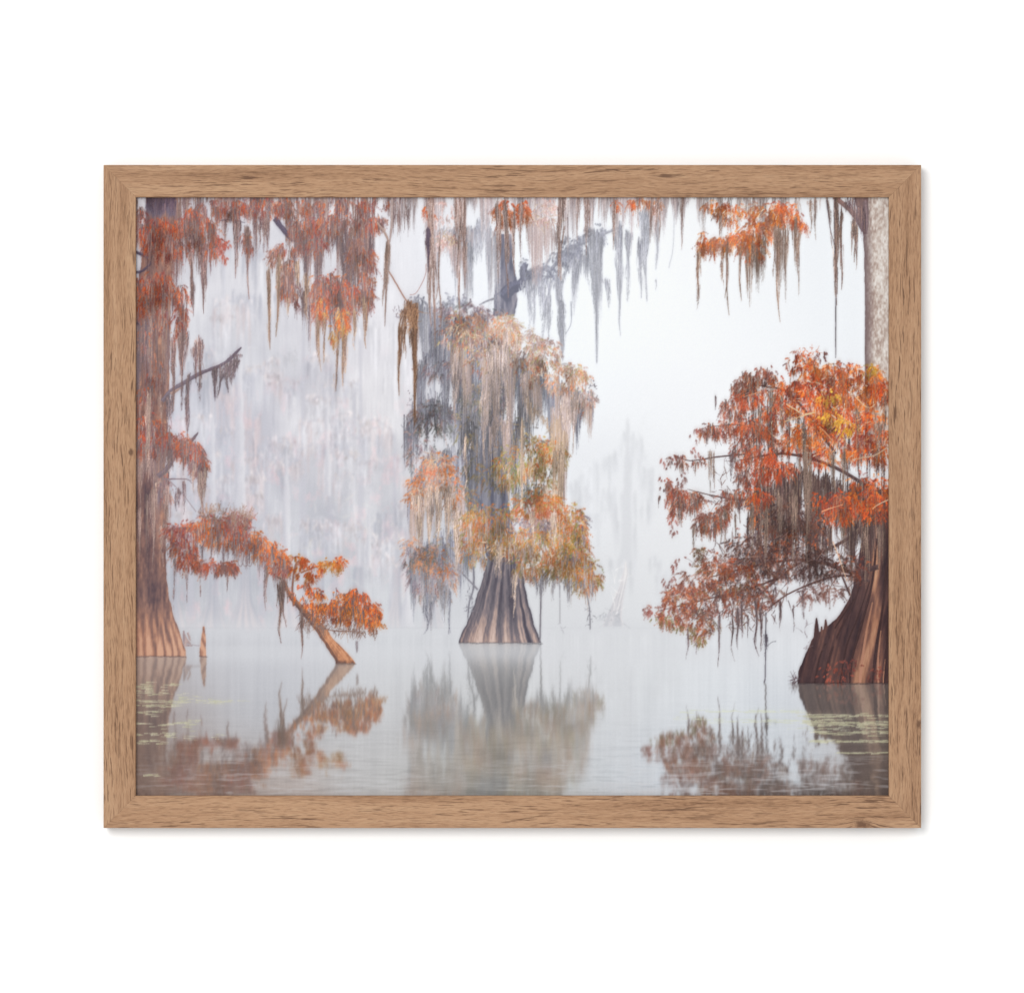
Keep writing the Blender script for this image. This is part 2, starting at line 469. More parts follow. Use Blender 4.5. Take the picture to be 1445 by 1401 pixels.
def mirrored(lay, yw, tint, keep=.6, dark=1., sy=2.4, foot=.45):
    """the picture of a thing in the water below its water line"""
    o = np.zeros_like(lay)
    r = int(round(yw - PY))
    n = PH - r
    src = np.clip(2 * r - 1 - np.arange(r, PH), 0, PH - 1)
    x = np.arange(PW)[None, :]
    yy = np.arange(r, PH)[:, None]
    amp = np.interp(yy, [r, r + 60, PH - 70, PH], [.0, .9, 4.5, 10.])
    dx = (fbm(x, yy, 60, 2.6, 91, 2) - .5) * 2 * amp
    dy = (fbm(x, yy, 50, 3.2, 95, 2) - .5) * 2 * amp * 2.2
    xs = np.clip(x + dx, 0, PW - 1).astype(int)
    ys = np.clip(src[:, None] + dy, 0, r - 1).astype(int)
    o[r:] = lay[ys, xs]
    near = blur(o, .4, 1.4); far = blur(o, .8, sy)
    f = np.clip((np.arange(PH) - r) / 140., 0, 1)[:, None, None]
    o = near * (1 - f) + far * f
    o[:r] = 0
    o[r:] *= (foot + (1 - foot) * np.clip(np.arange(PH - r) / 70., 0, 1))[:, None, None]
    a = o[..., 3:]; c = o[..., :3] / np.maximum(a, 1e-4)
    g = c.mean(-1, keepdims=True)
    c = (g + (c - g) * .72) * dark
    c = c * keep + np.asarray(tint, np.float32) * (1 - keep)
    return np.dstack([c * a, a])
# ---- inks
MOSS_L = [(104,84,88),(130,106,104),(146,118,112),(162,134,122),(118,94,98),(152,124,114)]
MOSS_D = [(88,74,82),(108,92,96),(120,102,102),(98,82,88)]
FOL_L = [(122,60,56),(144,64,50),(166,76,46),(180,88,46),(156,74,54),(128,70,64),(172,84,48),(114,78,72)]
FOL_B = [(138,72,66),(166,80,54),(180,90,52),(150,82,70),(126,88,86),(172,100,64),(132,92,80)]
MOSS_C = [(112,88,78),(146,120,106),(176,154,142),(128,104,92),(160,134,116)]
PINK = [(192,174,172),(178,160,160),(200,184,182),(166,150,152),(186,166,158)]
GREY = [(128,128,140),(146,146,156),(162,162,170),(112,112,126),(152,150,154)]
FOL_P = [(184,140,118),(192,130,98),(178,150,132),(190,116,88),(164,148,108),(188,166,152),(164,122,108),(150,124,118)]
FOL_C = [(164,98,62),(182,108,60),(154,124,70),(176,94,58),(168,128,72),(146,100,72),(188,104,58),(126,100,80),(146,126,80)]
FOL_G = [(136,132,76),(164,128,68),(178,118,66),(152,138,78),(176,106,62),(126,114,80),(170,140,76)]
FOL_V = [(128,112,120),(140,116,118),(150,128,124),(120,112,120),(158,126,116)]
TAN = [(190,164,142),(176,152,134),(164,142,126),(198,176,156)]
FOL_R = [(112,54,46),(150,62,40),(184,76,38),(206,94,40),(176,80,46),(142,58,42),(212,120,52),(190,104,54)]
FOL_RD = [(104,56,44),(130,64,44),(150,76,46),(108,54,44),(156,86,52),(86,52,48),(136,72,50)]
MOSS_R = [(84,66,64),(108,88,82),(126,106,94),(68,54,56),(140,118,104),(94,76,72)]
FOL_S = [(164,76,46),(182,84,44),(198,104,50),(146,66,46),(186,94,50),(198,116,58)]
LIGHTTWIG = [(220,202,180),(208,184,156),(192,162,138)]

def paint():
    global IDS
    img = MIST.copy()
    CONTRAST[0] = .15
    # streaky misty forest behind, left half
    sx = fbm(GX + 3 * fbm(GX, GY, 40, 40, 4), GY, 5, 46, 5, 3) * .6 + vnoise(GX, GY, 1.8, 34, 6) * .25
    cl = fbm(GX, GY, 46, 60, 8, 3)
    lf = np.clip((610 - GX) / 60, 0, 1) * np.clip((895 - GY) / 30, 0, 1)
    img += ((sx - .42) * 15 * lf * np.clip(cl * 1.6, .3, 1.3))[..., None] * A(1, 1, .95)
    img += ((cl - .5) * 34 * lf)[..., None] * A(1, .98, .92)
    pk = np.clip(fbm(GX, GY, 16, 26, 40, 4) - .56, 0, 1) * lf * np.clip((GY - 480) / 120, 0, 1)
    img += pk[..., None] * A(70, 10, 8)
    for _ in range(1):
        xs = np.linspace(250, 610, 24)
        for k in range(22):
            x0 = rng.uniform(250, 575); y0 = rng.uniform(300, 760); wd = rng.uniform(20, 60)
            pal = [(226,224,230),(216,215,222),(232,230,234),(206,206,214)] if rng.random() < .6 else [(180,181,192),(190,190,199),(172,174,186)]
            if y0 > 520 and rng.random() < .35: pal = [(216,198,200),(224,206,206),(206,192,196)]
            curtain([(x0, y0, rng.uniform(60, 150)), (x0 + wd, y0 + rng.normal(0, 14), rng.uniform(50, 150))], pal, dens=1.3, w=1.3, op=.8)
        for (gx_, gy_, hh) in ((300, 420, 440), (372, 470, 400), (428, 400, 470), (470, 560, 310), (508, 480, 390), (556, 640, 240), (268, 620, 250)):
            tone_ = rng.uniform(-6, 6)
            branch([(gx_, gy_), (gx_ + rng.normal(0, 3), gy_ + hh * .5), (gx_ + rng.normal(0, 3), gy_ + hh)], 2, 12, (196 + tone_, 195 + tone_, 204 + tone_))
            for k in range(9):
                yb = gy_ + hh * rng.uniform(.02, .7); sd = rng.choice((-1, 1)); ln_ = rng.uniform(24, 62)
                pt = [(gx_, yb), (gx_ + sd * ln_ * .45, yb - rng.uniform(2, 12)), (gx_ + sd * ln_, yb + rng.uniform(-6, 10))]
                branch(pt, 2.2, .8, (182, 181, 191))
                xs_ = sorted((gx_, gx_ + sd * ln_)); yl = yb if sd > 0 else pt[2][1]; yr = pt[2][1] if sd > 0 else yb
                pal_ = [[(216,214,221),(208,207,215),(222,220,226)], [(190,189,199),(180,181,192),(200,199,207)], [(216,202,204),(206,194,199),(226,212,212)]][int(rng.integers(3))]
                curtain([(xs_[0], yl, rng.uniform(30, 90)), (xs_[1], yr, rng.uniform(30, 90))], pal_, dens=2.2, w=1., clump=6, lo=.05, op=.75)
                foliage([(pt[1][0], pt[1][1], ln_ * .5, 6, 26)], [(208,197,199),(202,192,197),(214,202,200)], ln=6, droop=1., gap=.3, seed=int(yb))
        # buttressed bases at the far shore
        for x, w in ((345, 26), (300, 20), (405, 24), (450, 20), (505, 24), (560, 16), (245, 16), (610, 16)):
            solid([(800, x - w * .25, x + w * .25), (850, x - w * .4, x + w * .4), (886, x - w, x + w)],
                  lambda u, X, Y: ramp(fbm(u * 9, Y / 200., 1, 1, int(x)) + (Y - 850) / 260., [(.2, (176,178,188)), (.5, (194,193,201)), (.85, (222,210,212))]))
        for (x, y0, y1, w) in ((338, 470, 735, 8), (404, 620, 790, 6), (575, 800, 885, 8), (520, 690, 800, 4), (462, 520, 700, 4), (300, 560, 800, 5)):
            solid([(y0, x, x + .2), (y0 + 50, x - w * .5, x + w * .4), ((y0 + y1) / 2, x - w * .8, x + w * .7), (y1, x - w * 1.1, x + w)],
                  lambda u, X, Y: ramp(u + (fbm(X, Y, 3, 30, 8) - .5) * .7, [(0, (200,199,208)), (.6, (218,216,223)), (1, (232,230,235))]))
        twigs(500, 760, (70, 60), 46, [(226,222,220),(232,226,216),(214,206,208)], w=.8, ln=18)
        twigs(430, 690, (90, 90), 40, [(226,222,226),(214,212,218)], w=.7, ln=16)
        twigs(350, 560, (90, 120), 24, [(224,222,228)], w=.7, ln=14)
        far = finish()
        img = over(img, far, op=.6, soft=1.15)
    # faint tall tree and a pale dead stump, right of centre
    curtain([(800, 690, 60), (830, 660, 120), (868, 640, 90), (885, 605, 90), (905, 615, 110), (925, 690, 90)], [(208,210,216),(216,217,222),(200,202,208)], dens=1.6, w=1.6)
    for k in range(26):
        x = rng.uniform(800, 950); y = rng.uniform(640, 800) + abs(x - 880) * .5
        curtain([(x - 11, y, 70), (x + 11, y, 80)], [(206,207,213),(213,214,219),(222,223,227),(198,200,206)], dens=1.6, w=1.5)
    solid([(590, 885, 888), (680, 880, 890), (790, 876, 892)], lambda u, X, Y: np.broadcast_to(A(208,209,214), u.shape + (3,)).copy())
    twigs(900, 600, (30, 12), 8, [(224,224,228)], ln=20)
    ft = finish(); ft = blur(ft, 1.6, 2.2)
    img = over(img, ft, op=.42)
    farB = ft.copy()
    solid([(792, 882, 884), (810, 879, 886), (840, 869, 881), (868, 858, 877), (884, 850, 880)],
          lambda u, X, Y: ramp(fbm(u * 6, Y / 40, 1, 1, 4) + .3 * (860 - Y) / 60, [(.2, (186,186,192)), (.55, (214,210,214)), (.8, (236,232,232))]))
    twigs(870, 835, (5, 40), 16, [(238,234,234)], down=-1.5, ln=20); twigs(862, 872, (16, 10), 40, [(176,178,184),(190,190,196)], ln=8)
    branch([(880, 880), (890, 887)], 2, 1, (190,190,196))
    dead = finish()
    img = over(img, dead, op=.75, soft=.5, ident=9)
    # horizon: pale band where mist lies on the water
    band = np.exp(-((GY - 888) / np.where(GY < 888, 16, 22)) ** 2)
    img = img * (1 - .5 * band[..., None]) + A(213, 214, 219) * .5 * band[..., None]
    edge = ((GY > 885) & (GY < 887.5)) * np.clip((560 - abs(GX - 600)) / 200, 0, 1) * (.4 + .6 * vnoise(GX, GY, 60, 50, 9))
    img -= (blur(edge.astype(np.float32), 1, .8) * 4)[..., None]
    # water streaks
    wy = np.clip((GY - 888) / 12, 0, 1)
    ws = (vnoise(GX, GY, 2.4, 70, 61) - .5) * 4 + (vnoise(GX, GY, 11, 90, 62) - .5) * 5 + (fbm(GX, GY, 60, 2.2, 63, 2) - .5) * 6 * np.clip((GY - 930) / 120, 0, 1)
    img += (ws * wy)[..., None]

    # ================= centre tree
    CONTRAST[0] = 1.35
    def bark_c(u, X, Y):
        f = (fbm(u * 15, Y / 190., 1, 1, 21, 2) - .5) * 1.05 + .5 + (fbm(u * 40, Y / 90., 1, 1, 25, 2) - .5) * .35
        f = f + (fbm(X, Y, 2.4, 9, 27, 3) - .5) * .25 - .16 * np.abs(2 * u - 1) ** 3 + np.clip((Y - 850) / 60, 0, 1) * .22 - .07
        return ramp(f, [(.2, (70,64,74)), (.4, (94,88,96)), (.58, (124,112,116)), (.74, (172,148,140)), (.92, (206,182,172))])
    # grey inner trunk and back branches
    solid([(560, 684, 706), (600, 680, 708), (640, 676, 714), (700, 676, 716), (760, 682, 726), (790, 688, 734)],
          lambda u, X, Y: ramp(fbm(X, Y, 5, 50, 71), [(.25, (72,72,86)), (.5, (98,98,112)), (.75, (136,134,144))]))
    solid([(615, 667, 671), (640, 660, 676), (690, 658, 678), (740, 660, 676)], lambda u, X, Y: ramp(fbm(X, Y, 4, 30, 72), [(.25, (80,80,92)), (.5, (104,104,116)), (.75, (140,138,146))]))
    curtain([(650, 620, 100), (690, 590, 150), (735, 600, 130)], [(92,92,106),(112,112,124),(134,132,142),(80,80,94)], dens=3, w=1.3, lo=.1, clump=8)
    solid([(782, 690, 732), (800, 686, 736), (830, 677, 741), (860, 667, 748), (885, 656, 755), (907, 646, 764)], bark_c, seed=31)
    branch([(674, 832), (655, 812), (640, 800)], 2.2, 1, (120,116,124))
    # back moss masses, violet grey
    for top in ([(575, 695, 60), (600, 655, 90), (640, 640, 120), (662, 650, 90)],
                [(588, 520, 90), (612, 500, 90), (640, 505, 110), (668, 520, 120)],
                [(570, 605, 70), (590, 570, 110), (618, 566, 100), (640, 580, 80)],
                [(605, 455, 90), (640, 470, 110), (690, 470, 120), (720, 500, 130), (745, 520, 110)],
                [(735, 520, 90), (775, 540, 110), (810, 560, 60), (838, 565, 50)],
                [(577, 790, 70), (600, 770, 95), (640, 760, 80), (665, 770, 60)],
                [(640, 560, 90), (675, 540, 130), (700, 560, 140)],
                [(690, 540, 70), (720, 520, 100), (740, 530, 100)]):
        curtain(top, GREY + [(120,112,122)], dens=5.5, w=1.35, lo=.3, jit=16)
    foliage([(660, 440, 42, 12, 240), (648, 520, 14, 20, 100), (612, 590, 34, 22, 260), (592, 640, 20, 30, 150), (690, 560, 24, 26, 200), (598, 810, 24, 36, 260), (632, 520, 40, 14, 130)],
            FOL_V + [(104,104,104),(112,112,106)], ln=11, gap=.3, lit=.1)
    # green-grey foliage in the shade at the heart of the crown
    foliage([(690, 560, 34, 24, 170), (668, 575, 20, 26, 90), (625, 780, 26, 30, 100), (760, 630, 20, 18, 60)], [(118,118,112),(132,126,108),(112,110,116),(146,128,108)], gap=.3, lit=.1)
    for top in ([(640, 560, 80), (668, 590, 120), (700, 600, 130), (735, 590, 120)], [(720, 690, 50), (745, 680, 60), (770, 690, 40)], [(640, 690, 70), (662, 680, 80)], [(730, 560, 70), (760, 580, 70)]):
        curtain(top, [(104,102,106),(120,116,118),(138,132,132),(84,84,92),(152,144,142),(96,96,102)], dens=3.2, w=1.1, lo=.1, clump=7, jit=20)
    foliage([(655, 610, 14, 26, 80), (735, 610, 16, 22, 80), (745, 700, 20, 12, 80), (648, 700, 12, 22, 70)], [(116,114,100),(136,126,98),(104,104,104),(154,130,96),(124,112,104)], gap=.3, lit=.1, seed=23)
    curtain([(662, 610, 60), (690, 620, 110), (715, 610, 100), (735, 640, 60)], GREY + TAN[1:3] + [(104,100,106)], dens=2.4, w=1., clump=6, lo=.05, jit=30)
    foliage([(668, 660, 12, 18, 60), (700, 675, 26, 18, 110), (715, 640, 16, 16, 80), (660, 705, 12, 14, 50)], [(120,112,96),(146,124,88),(108,104,102),(160,116,82)], gap=.3, lit=.1, seed=29)
    # pink tan moss under the upper crown
    for top in ([(635, 490, 70), (655, 500, 110), (665, 510, 110)], [(672, 500, 30), (690, 495, 130), (715, 500, 150), (730, 510, 120)],
                [(735, 520, 90), (750, 530, 110), (765, 545, 60)], [(783, 540, 100), (800, 555, 130), (815, 560, 80), (835, 560, 55)],
                [(690, 600, 60), (708, 590, 70), (720, 600, 60)], [(777, 580, 90), (786, 580, 190), (800, 600, 150)],
                [(602, 660, 130), (625, 660, 150), (643, 690, 140), (655, 700, 100)], [(578, 700, 80), (600, 690, 120)]):
        curtain(top, PINK[:2] + TAN[1:3] + [(178,158,152),(160,146,146)], dens=4.4, w=1.25, clump=9, lo=.15, jit=10)
    # crown foliage, pale orange top
    foliage([(650, 470, 30, 28, 330), (690, 470, 45, 30, 520), (715, 468, 20, 24, 240), (745, 495, 26, 30, 330), (770, 500, 22, 24, 240), (795, 535, 28, 22, 240), (815, 530, 16, 18, 110),
             (825, 560, 16, 20, 90), (745, 525, 14, 20, 120), (700, 510, 40, 16, 160)], FOL_P, moss=PINK + TAN[1:3], mfrac=.22, ln=9, gap=.33, lit=.15, seed=14)
    twigs(712, 455, (16, 14), 40, LIGHTTWIG, ln=13, down=.8); twigs(648, 465, (12, 12), 26, LIGHTTWIG, ln=13, down=.9)
    twigs(690, 490, (50, 22), 60, LIGHTTWIG, ln=11, down=.6); twigs(745, 480, (14, 16), 24, LIGHTTWIG, ln=10); twigs(790, 530, (34, 20), 50, LIGHTTWIG, ln=10)
    beard([(644, 495, 16, 108, -3), (700, 490, 26, 120), (716, 500, 14, 120, 2), (742, 530, 16, 66), (712, 470, 10, 80), (796, 565, 12, 100), (812, 556, 22, 85, -4), (690, 500, 12, 100), (683, 560, 10, 95, 0)], PINK + TAN[:2], dens=3.6)
    # left lower masses
    foliage([(620, 655, 20, 16, 170), (600, 680, 22, 16, 170), (638, 690, 14, 26, 120), (583, 700, 10, 18, 60)], FOL_C[:2] + FOL_P[:4], ln=10, gap=.3)
    twigs(612, 650, (14, 14), 34, LIGHTTWIG, ln=12, down=.7); twigs(590, 695, (12, 8), 16, LIGHTTWIG, ln=9)
    beard([(590, 700, 22, 78), (605, 690, 16, 98), (618, 690, 14, 90), (632, 690, 16, 85), (643, 730, 18, 80, 0), (645, 722, 17, 86, 2), (657, 620, 5, 70)], TAN + PINK[:2], dens=4)
    foliage([(580, 785, 12, 24, 90), (612, 790, 24, 24, 200), (624, 815, 22, 22, 180)], FOL_C[:1] + FOL_V + [(180,136,108),(190,130,96)], gap=.34)
    curtain([(586, 800, 50), (610, 815, 80), (640, 820, 50)], [(150,148,154),(136,132,140),(170,160,158)], dens=2.4, clump=8, lo=.1)
    beard([(602, 840, 12, 55), (608, 850, 8, 40), (634, 835, 4, 58), (626, 830, 3, 52)], GREY, dens=3)
    # orange olive skirts
    foliage([(722, 660, 26, 26, 280), (752, 640, 22, 26, 230), (775, 650, 22, 28, 230), (770, 690, 22, 26, 220), (785, 640, 14, 22, 120)], FOL_G + FOL_C, moss=TAN, ln=10, gap=.34, seed=45)
    curtain([(742, 560, 60), (775, 600, 90), (790, 590, 140), (802, 620, 70)], TAN, dens=3, clump=10, lo=.1)
    beard([(790, 640, 20, 150, -3), (778, 700, 14, 60), (768, 690, 10, 70, 6), (736, 600, 5, 130)], TAN, dens=4)
    foliage([(752, 715, 36, 16, 330), (775, 715, 26, 20, 200)], FOL_C[:4] + [(176,110,88)], ln=10, gap=.33, seed=51)
    foliage([(735, 745, 30, 12, 90), (765, 745, 24, 14, 120)], FOL_V, gap=.3)
    foliage([(690, 735, 36, 20, 520), (665, 745, 14, 26, 170), (690, 765, 40, 16, 420), (725, 765, 34, 18, 380), (768, 768, 40, 22, 520), (808, 765, 22, 36, 420), (815, 800, 22, 24, 340), (828, 818, 18, 16, 190),
             (790, 800, 36, 14, 300), (745, 800, 24, 14, 220), (805, 735, 18, 22, 200), (672, 785, 20, 10, 120)], FOL_C + FOL_G[:3], moss=TAN[1:3] + PINK[3:4], ln=10.5, gap=.33, lit=.24, seed=57)
    foliage([(805, 778, 13, 12, 90), (768, 737, 8, 9, 50), (838, 800, 8, 8, 24), (822, 735, 10, 10, 40), (818, 752, 10, 8, 40)], FOL_V + FOL_G[:2], gap=.3)
    beard([(753, 722, 9, 50), (782, 724, 14, 60), (664, 740, 10, 40), (705, 775, 10, 45), (728, 812, 12, 60, -3), (700, 785, 16, 30)], TAN + PINK[:2], dens=3.6)
    twigs(695, 775, (24, 14), 24, LIGHTTWIG, ln=9); twigs(745, 770, (60, 30), 46, LIGHTTWIG, ln=8)
    curtain([(735, 815, 30), (780, 815, 40), (840, 825, 30)], [(140,134,138),(160,150,148),(124,120,128)], dens=1.7, clump=6, lo=.05)
    curtain([(650, 780, 50), (690, 790, 40)], [(150,150,158),(132,132,140)], dens=2, clump=6, lo=.1)
    branch([(764, 812), (763, 860), (762, 905)], 1.8, 2.2, (124,120,126)); branch([(766, 815), (772, 808)], 1, .6, (124,120,126))
    branch([(828, 835), (832, 860), (833, 888)], 1.6, 1.2, (136,134,140)); twigs(833, 870, (4, 14), 10, [(140,138,144)], ln=8)
    branch([(790, 825), (790, 880)], 1.2, 1, (160,158,162)); twigs(790, 886, (3, 8), 4, [(160,158,164)], ln=7, w=.5)
    branch([(668, 800), (668, 830), (662, 850), (660, 875)], 2.6, 1.6, (118,116,124)); twigs(664, 845, (7, 22), 22, [(126,124,132)], ln=8)
    branch([(615, 840), (608, 862), (603, 890)], 2.4, 1, (132,130,138)); branch([(636, 835), (633, 895)], 1.2, 1, (132,130,138))
    for (sx_, sy_) in ((578, 560), (573, 600), (835, 548), (838, 555), (583, 585), (572, 640)):
        twigs(sx_, sy_, (6, 14), 12, [(140,138,146),(160,150,154)], ln=1.5, w=1.1)
    ctr = finish()
    CONTRAST[0] = 1.
    hz = np.clip(.02 + .13 * fbm(GX, GY, 60, 60, 77, 2), 0, 1)
    # upper grey trunk, boughs and their moss (behind the canopy)
    def bark_g(u, X, Y): return ramp(fbm(X, Y, 4, 22, 83), [(.25, (82,82,98)), (.55, (112,110,124)), (.8, (142,136,146))])
    solid([(330, 702, 722), (360, 700, 722), (395, 700, 730), (420, 697, 730), (446, 696, 726)], bark_g, rough=2, seed=9)
    branch([(708, 420), (722, 406), (734, 402), (744, 390), (752, 386), (760, 376)], 20, 9, (84,84,100)); branch([(752, 388), (768, 378), (776, 382), (792, 362), (806, 356), (828, 336)], 6, 3.5, (120,120,132), (140,140,148)); branch([(742, 372), (738, 384), (742, 398)], 8, 12, (92,92,108)); branch([(800, 352), (840, 335), (880, 318)], 6, 3, (128,128,138), (160,160,168))
    branch([(698, 421), (688, 424), (676, 430)], 3, 1.6, (120,118,126)); branch([(738, 375), (742, 400)], 9, 12, (110,110,124))
    foliage([(768, 382, 16, 9, 120), (800, 362, 22, 12, 170), (806, 348, 18, 16, 200), (838, 330, 14, 14, 120), (640, 425, 20, 10, 80), (592, 430, 16, 14, 90), (745, 376, 12, 10, 60)], [(118,118,130),(134,134,144),(108,108,120)], ln=8, gap=.3, lit=.1)
    curtain([(735, 400, 60), (760, 390, 90), (792, 400, 110), (800, 372, 110), (826, 355, 120), (850, 330, 150)], GREY, dens=3.6, w=1.4, clump=11, lo=.1, tip=(205,206,214))
    curtain([(612, 330, 100), (650, 320, 120), (690, 320, 130), (706, 330, 120)], GREY + PINK[:2], dens=3.2, w=1.4, clump=12, lo=.12, tip=(215,216,224))
    curtain([(585, 425, 120), (615, 435, 150), (650, 450, 110), (690, 445, 60)], GREY, dens=3.4, w=1.4, clump=12, lo=.2)
    beard([(748, 400, 10, 66), (753, 405, 8, 66), (768, 405, 17, 78), (774, 420, 10, 60), (790, 390, 16, 115, 3), (793, 430, 11, 92, 1), (812, 365, 14, 80, -2), (842, 340, 22, 172, 0), (838, 330, 18, 100),
           (855, 395, 14, 40, 4), (876, 325, 18, 148), (886, 330, 14, 95), (664, 345, 22, 75, 2), (642, 350, 14, 80), (680, 310, 24, 60), (912, 300, 18, 125), (908, 300, 22, 90), (905, 340, 12, 80), (926, 395, 3, 14), (927, 290, 10, 90)], GREY + [(170,168,174)], dens=3.8, tip=(206,208,216))
    branch([(806, 425), (806, 455), (798, 472)], 1.2, 1, (158,160,170)); branch([(952, 300), (950, 350), (944, 378)], 1, .7, (190,192,200))
    branch([(786, 516), (797, 513), (806, 516)], 1.8, 1, (170,166,172))
    gtr = finish()
    img = over(img, mirrored(ctr, 907, (164,164,162), .46, .9, 7.), op=.8)
    img = over(img, mirrored(blur(farB, 1, 1), 886, (205,206,210), .4), op=.3)
    img = over(img, gtr, op=.9, haze=.12, soft=.45, ident=2)
    img = over(img, ctr, op=1, hazemap=hz, soft=.4, ident=1)
    # mist in front of its foot
    fog = np.exp(-((GY - 922) / 15) ** 2) * (GY > 907) * np.clip((GY - 907) / 6, 0, 1) * .38 * np.clip((1120 - GX) / 80, 0, 1) * np.clip((GX - 250) / 60, 0, 1)
    img = img * (1 - fog[..., None]) + A(214, 215, 220) * fog[..., None]

    # ================= left tree
    def bark_l(u, X, Y):
        f = fbm(X, Y, 7, 60, 121, 3) * .6 + fbm(X, Y, 2.4, 26, 125, 2) * .25 + fbm(X, Y, 3, 7, 127, 3) * .3 - .07
        base = np.clip((Y - 850) / 70, 0, 1)
        rib = .5 + .5 * np.sin((X - 190) * (6.283 / (7.5 + 5 * base)) + fbm(X, Y, 12, 200, 128) * 7)
        f = f * (1 - .45 * base) + (rib * .45 + .22) * base + .08 * base - .18 * np.clip((X - (PX + 50 * u + 40 * 0)) / 900, 0, 1)
        f = f - .12 * np.clip(1 - np.abs(Y - 780) / 60, 0, 1) * (u < .6)
        return ramp(f, [(.2, (74,54,58)), (.4, (106,76,72)), (.56, (136,98,86)), (.74, (176,126,102)), (.95, (208,158,130))])
    solid([(280, 206, 250), (330, 204, 246), (430, 190, 240), (520, 185, 238), (600, 180, 236), (680, 180, 230), (730, 178, 234), (800, 175, 233), (835, 172, 236), (865, 170, 243), (895, 165, 253), (918, 160, 261), (926, 160, 262)], bark_l, seed=41)
    # dark hollows of the upper trunk
    curtain([(205, 285, 24), (250, 285, 30)], [(92,80,94),(84,72,88),(104,90,102)], dens=7, w=2, lo=.6)
    curtain([(190, 450, 140), (214, 440, 130)], [(92,78,84),(108,92,96)], dens=4, w=1.8, lo=.5)
    curtain([(208, 420, 160), (240, 420, 180)], [(166,134,118),(152,120,106),(180,150,132),(138,108,98)], dens=2.2, w=1, lo=.2, jit=24)
    curtain([(190, 640, 90), (230, 650, 110)], [(140,112,106),(118,96,98),(160,132,120)], dens=3, w=1.4, lo=.3)
    curtain([(205, 700, 120), (236, 660, 130)], [(150,124,112),(168,142,126),(130,106,102)], dens=3, w=1.2, lo=.3)
    curtain([(222, 690, 60), (238, 670, 60)], [(112,94,96),(100,84,90)], dens=5, w=1.6, lo=.5)
    foliage([(200, 470, 10, 30, 60), (228, 450, 10, 24, 60), (215, 520, 16, 20, 40), (200, 560, 14, 16, 60), (232, 690, 8, 24, 30)], FOL_L, moss=MOSS_L, mfrac=1.6, mlen=34, ln=9, droop=1.2, gap=.3, seed=43)
    curtain([(190, 440, 120), (215, 460, 120), (238, 480, 100)], MOSS_L + [(96,76,80)], dens=3, w=1., lo=.1, clump=5, jit=40)
    beard([(198, 600, 9, 120), (226, 560, 9, 110, 2), (234, 690, 10, 90), (216, 700, 8, 110), (196, 720, 8, 80), (228, 740, 10, 60)], MOSS_L[2:4] + [(156,126,114),(176,148,134)], dens=2.6, op=.5)
    # knees
    solid([(884, 286, 287.4), (900, 283, 289.5), (915, 281.4, 290.5), (926, 280.6, 290.8)], bark_l); BCk = None
    solid([(890, 257, 258.5), (902, 257, 263), (912, 258, 273)], lambda u, X, Y: ramp(fbm(X, Y, 3, 10, 3), [(.3, (150,132,134)), (.7, (186,160,154))]))
    branch([(262, 909), (278, 911), (283, 911)], 1.5, 1, (176,166,170)); branch([(264, 893), (268, 904)], 2.4, 3, (164,144,142))
    # broken limb with moss, lower stub
    branch([(228, 566), (240, 552), (262, 538), (285, 525), (310, 516), (325, 505), (340, 490)], 6, 4, (104,90,98), (88,76,86)); branch([(240, 556), (258, 545)], 5, 2, (150,122,112)); branch([(266, 534), (268, 526)], 2, 1.4, (104,90,98))
    beard([(330, 508, 20, 36, -4), (320, 514, 18, 40), (310, 518, 14, 44, -2), (302, 522, 8, 44), (334, 500, 12, 24)], MOSS_D + [(128,110,106)], dens=4.5, w=1.3)
    branch([(264, 630), (272, 619), (279, 610)], 4, 3.4, (100,86,92)); branch([(222, 672), (232, 664), (246, 645)], 8, 7, (106,90,96)); branch([(228, 676), (262, 676), (270, 682)], 2, .8, (130,112,116)); branch([(236, 676), (256, 696), (276, 722)], 1.3, .7, (150,132,134))
    beard([(247, 695, 7, 26), (259, 682, 6, 44), (252, 690, 10, 26), (265, 535, 8, 72), (263, 560, 7, 60), (256, 540, 5, 40), (281, 540, 6, 26), (235, 560, 12, 44), (240, 560, 8, 42)], MOSS_L[:4] + MOSS_D, dens=4)
    # arm of foliage, middle
    foliage([(205, 598, 20, 14, 240), (225, 612, 18, 16, 260), (205, 625, 20, 18, 260), (248, 622, 22, 12, 280), (268, 634, 16, 12, 200), (280, 650, 12, 14, 170), (285, 664, 7, 14, 80), (240, 632, 18, 14, 150)], FOL_L, moss=MOSS_L, ln=10, gap=.3, droop=.9)
    curtain([(190, 620, 40), (230, 632, 46), (262, 640, 30), (278, 660, 55), (290, 668, 50)], MOSS_L, dens=2.6, lo=.1, clump=6)
    beard([(283, 668, 10, 70, 1), (288, 660, 5, 50), (272, 655, 6, 40), (208, 560, 8, 110, -2), (211, 560, 5, 120, -3)], MOSS_L[2:4] + [(178,152,134)], dens=4)
    # lower arm
    branch([(232, 750), (270, 745), (320, 752), (365, 772), (400, 792), (408, 805)], 5, 2.5, (112,86,84))
    curtain([(235, 765, 46), (270, 768, 40), (310, 765, 42), (350, 770, 40), (375, 785, 50), (398, 800, 40)], MOSS_L[:2] + [(150,136,138),(168,152,150)], dens=2.2, clump=5, lo=.08)
    foliage([(262, 750, 28, 14, 330), (258, 770, 20, 22, 220), (300, 738, 26, 12, 260), (330, 735, 22, 10, 190), (318, 755, 34, 14, 380), (352, 760, 20, 14, 240), (372, 775, 18, 12, 190), (390, 785, 14, 14, 150), (395, 800, 14, 12, 110)], FOL_L + FOL_S[:3], moss=MOSS_L, ln=10, gap=.3, droop=.7)
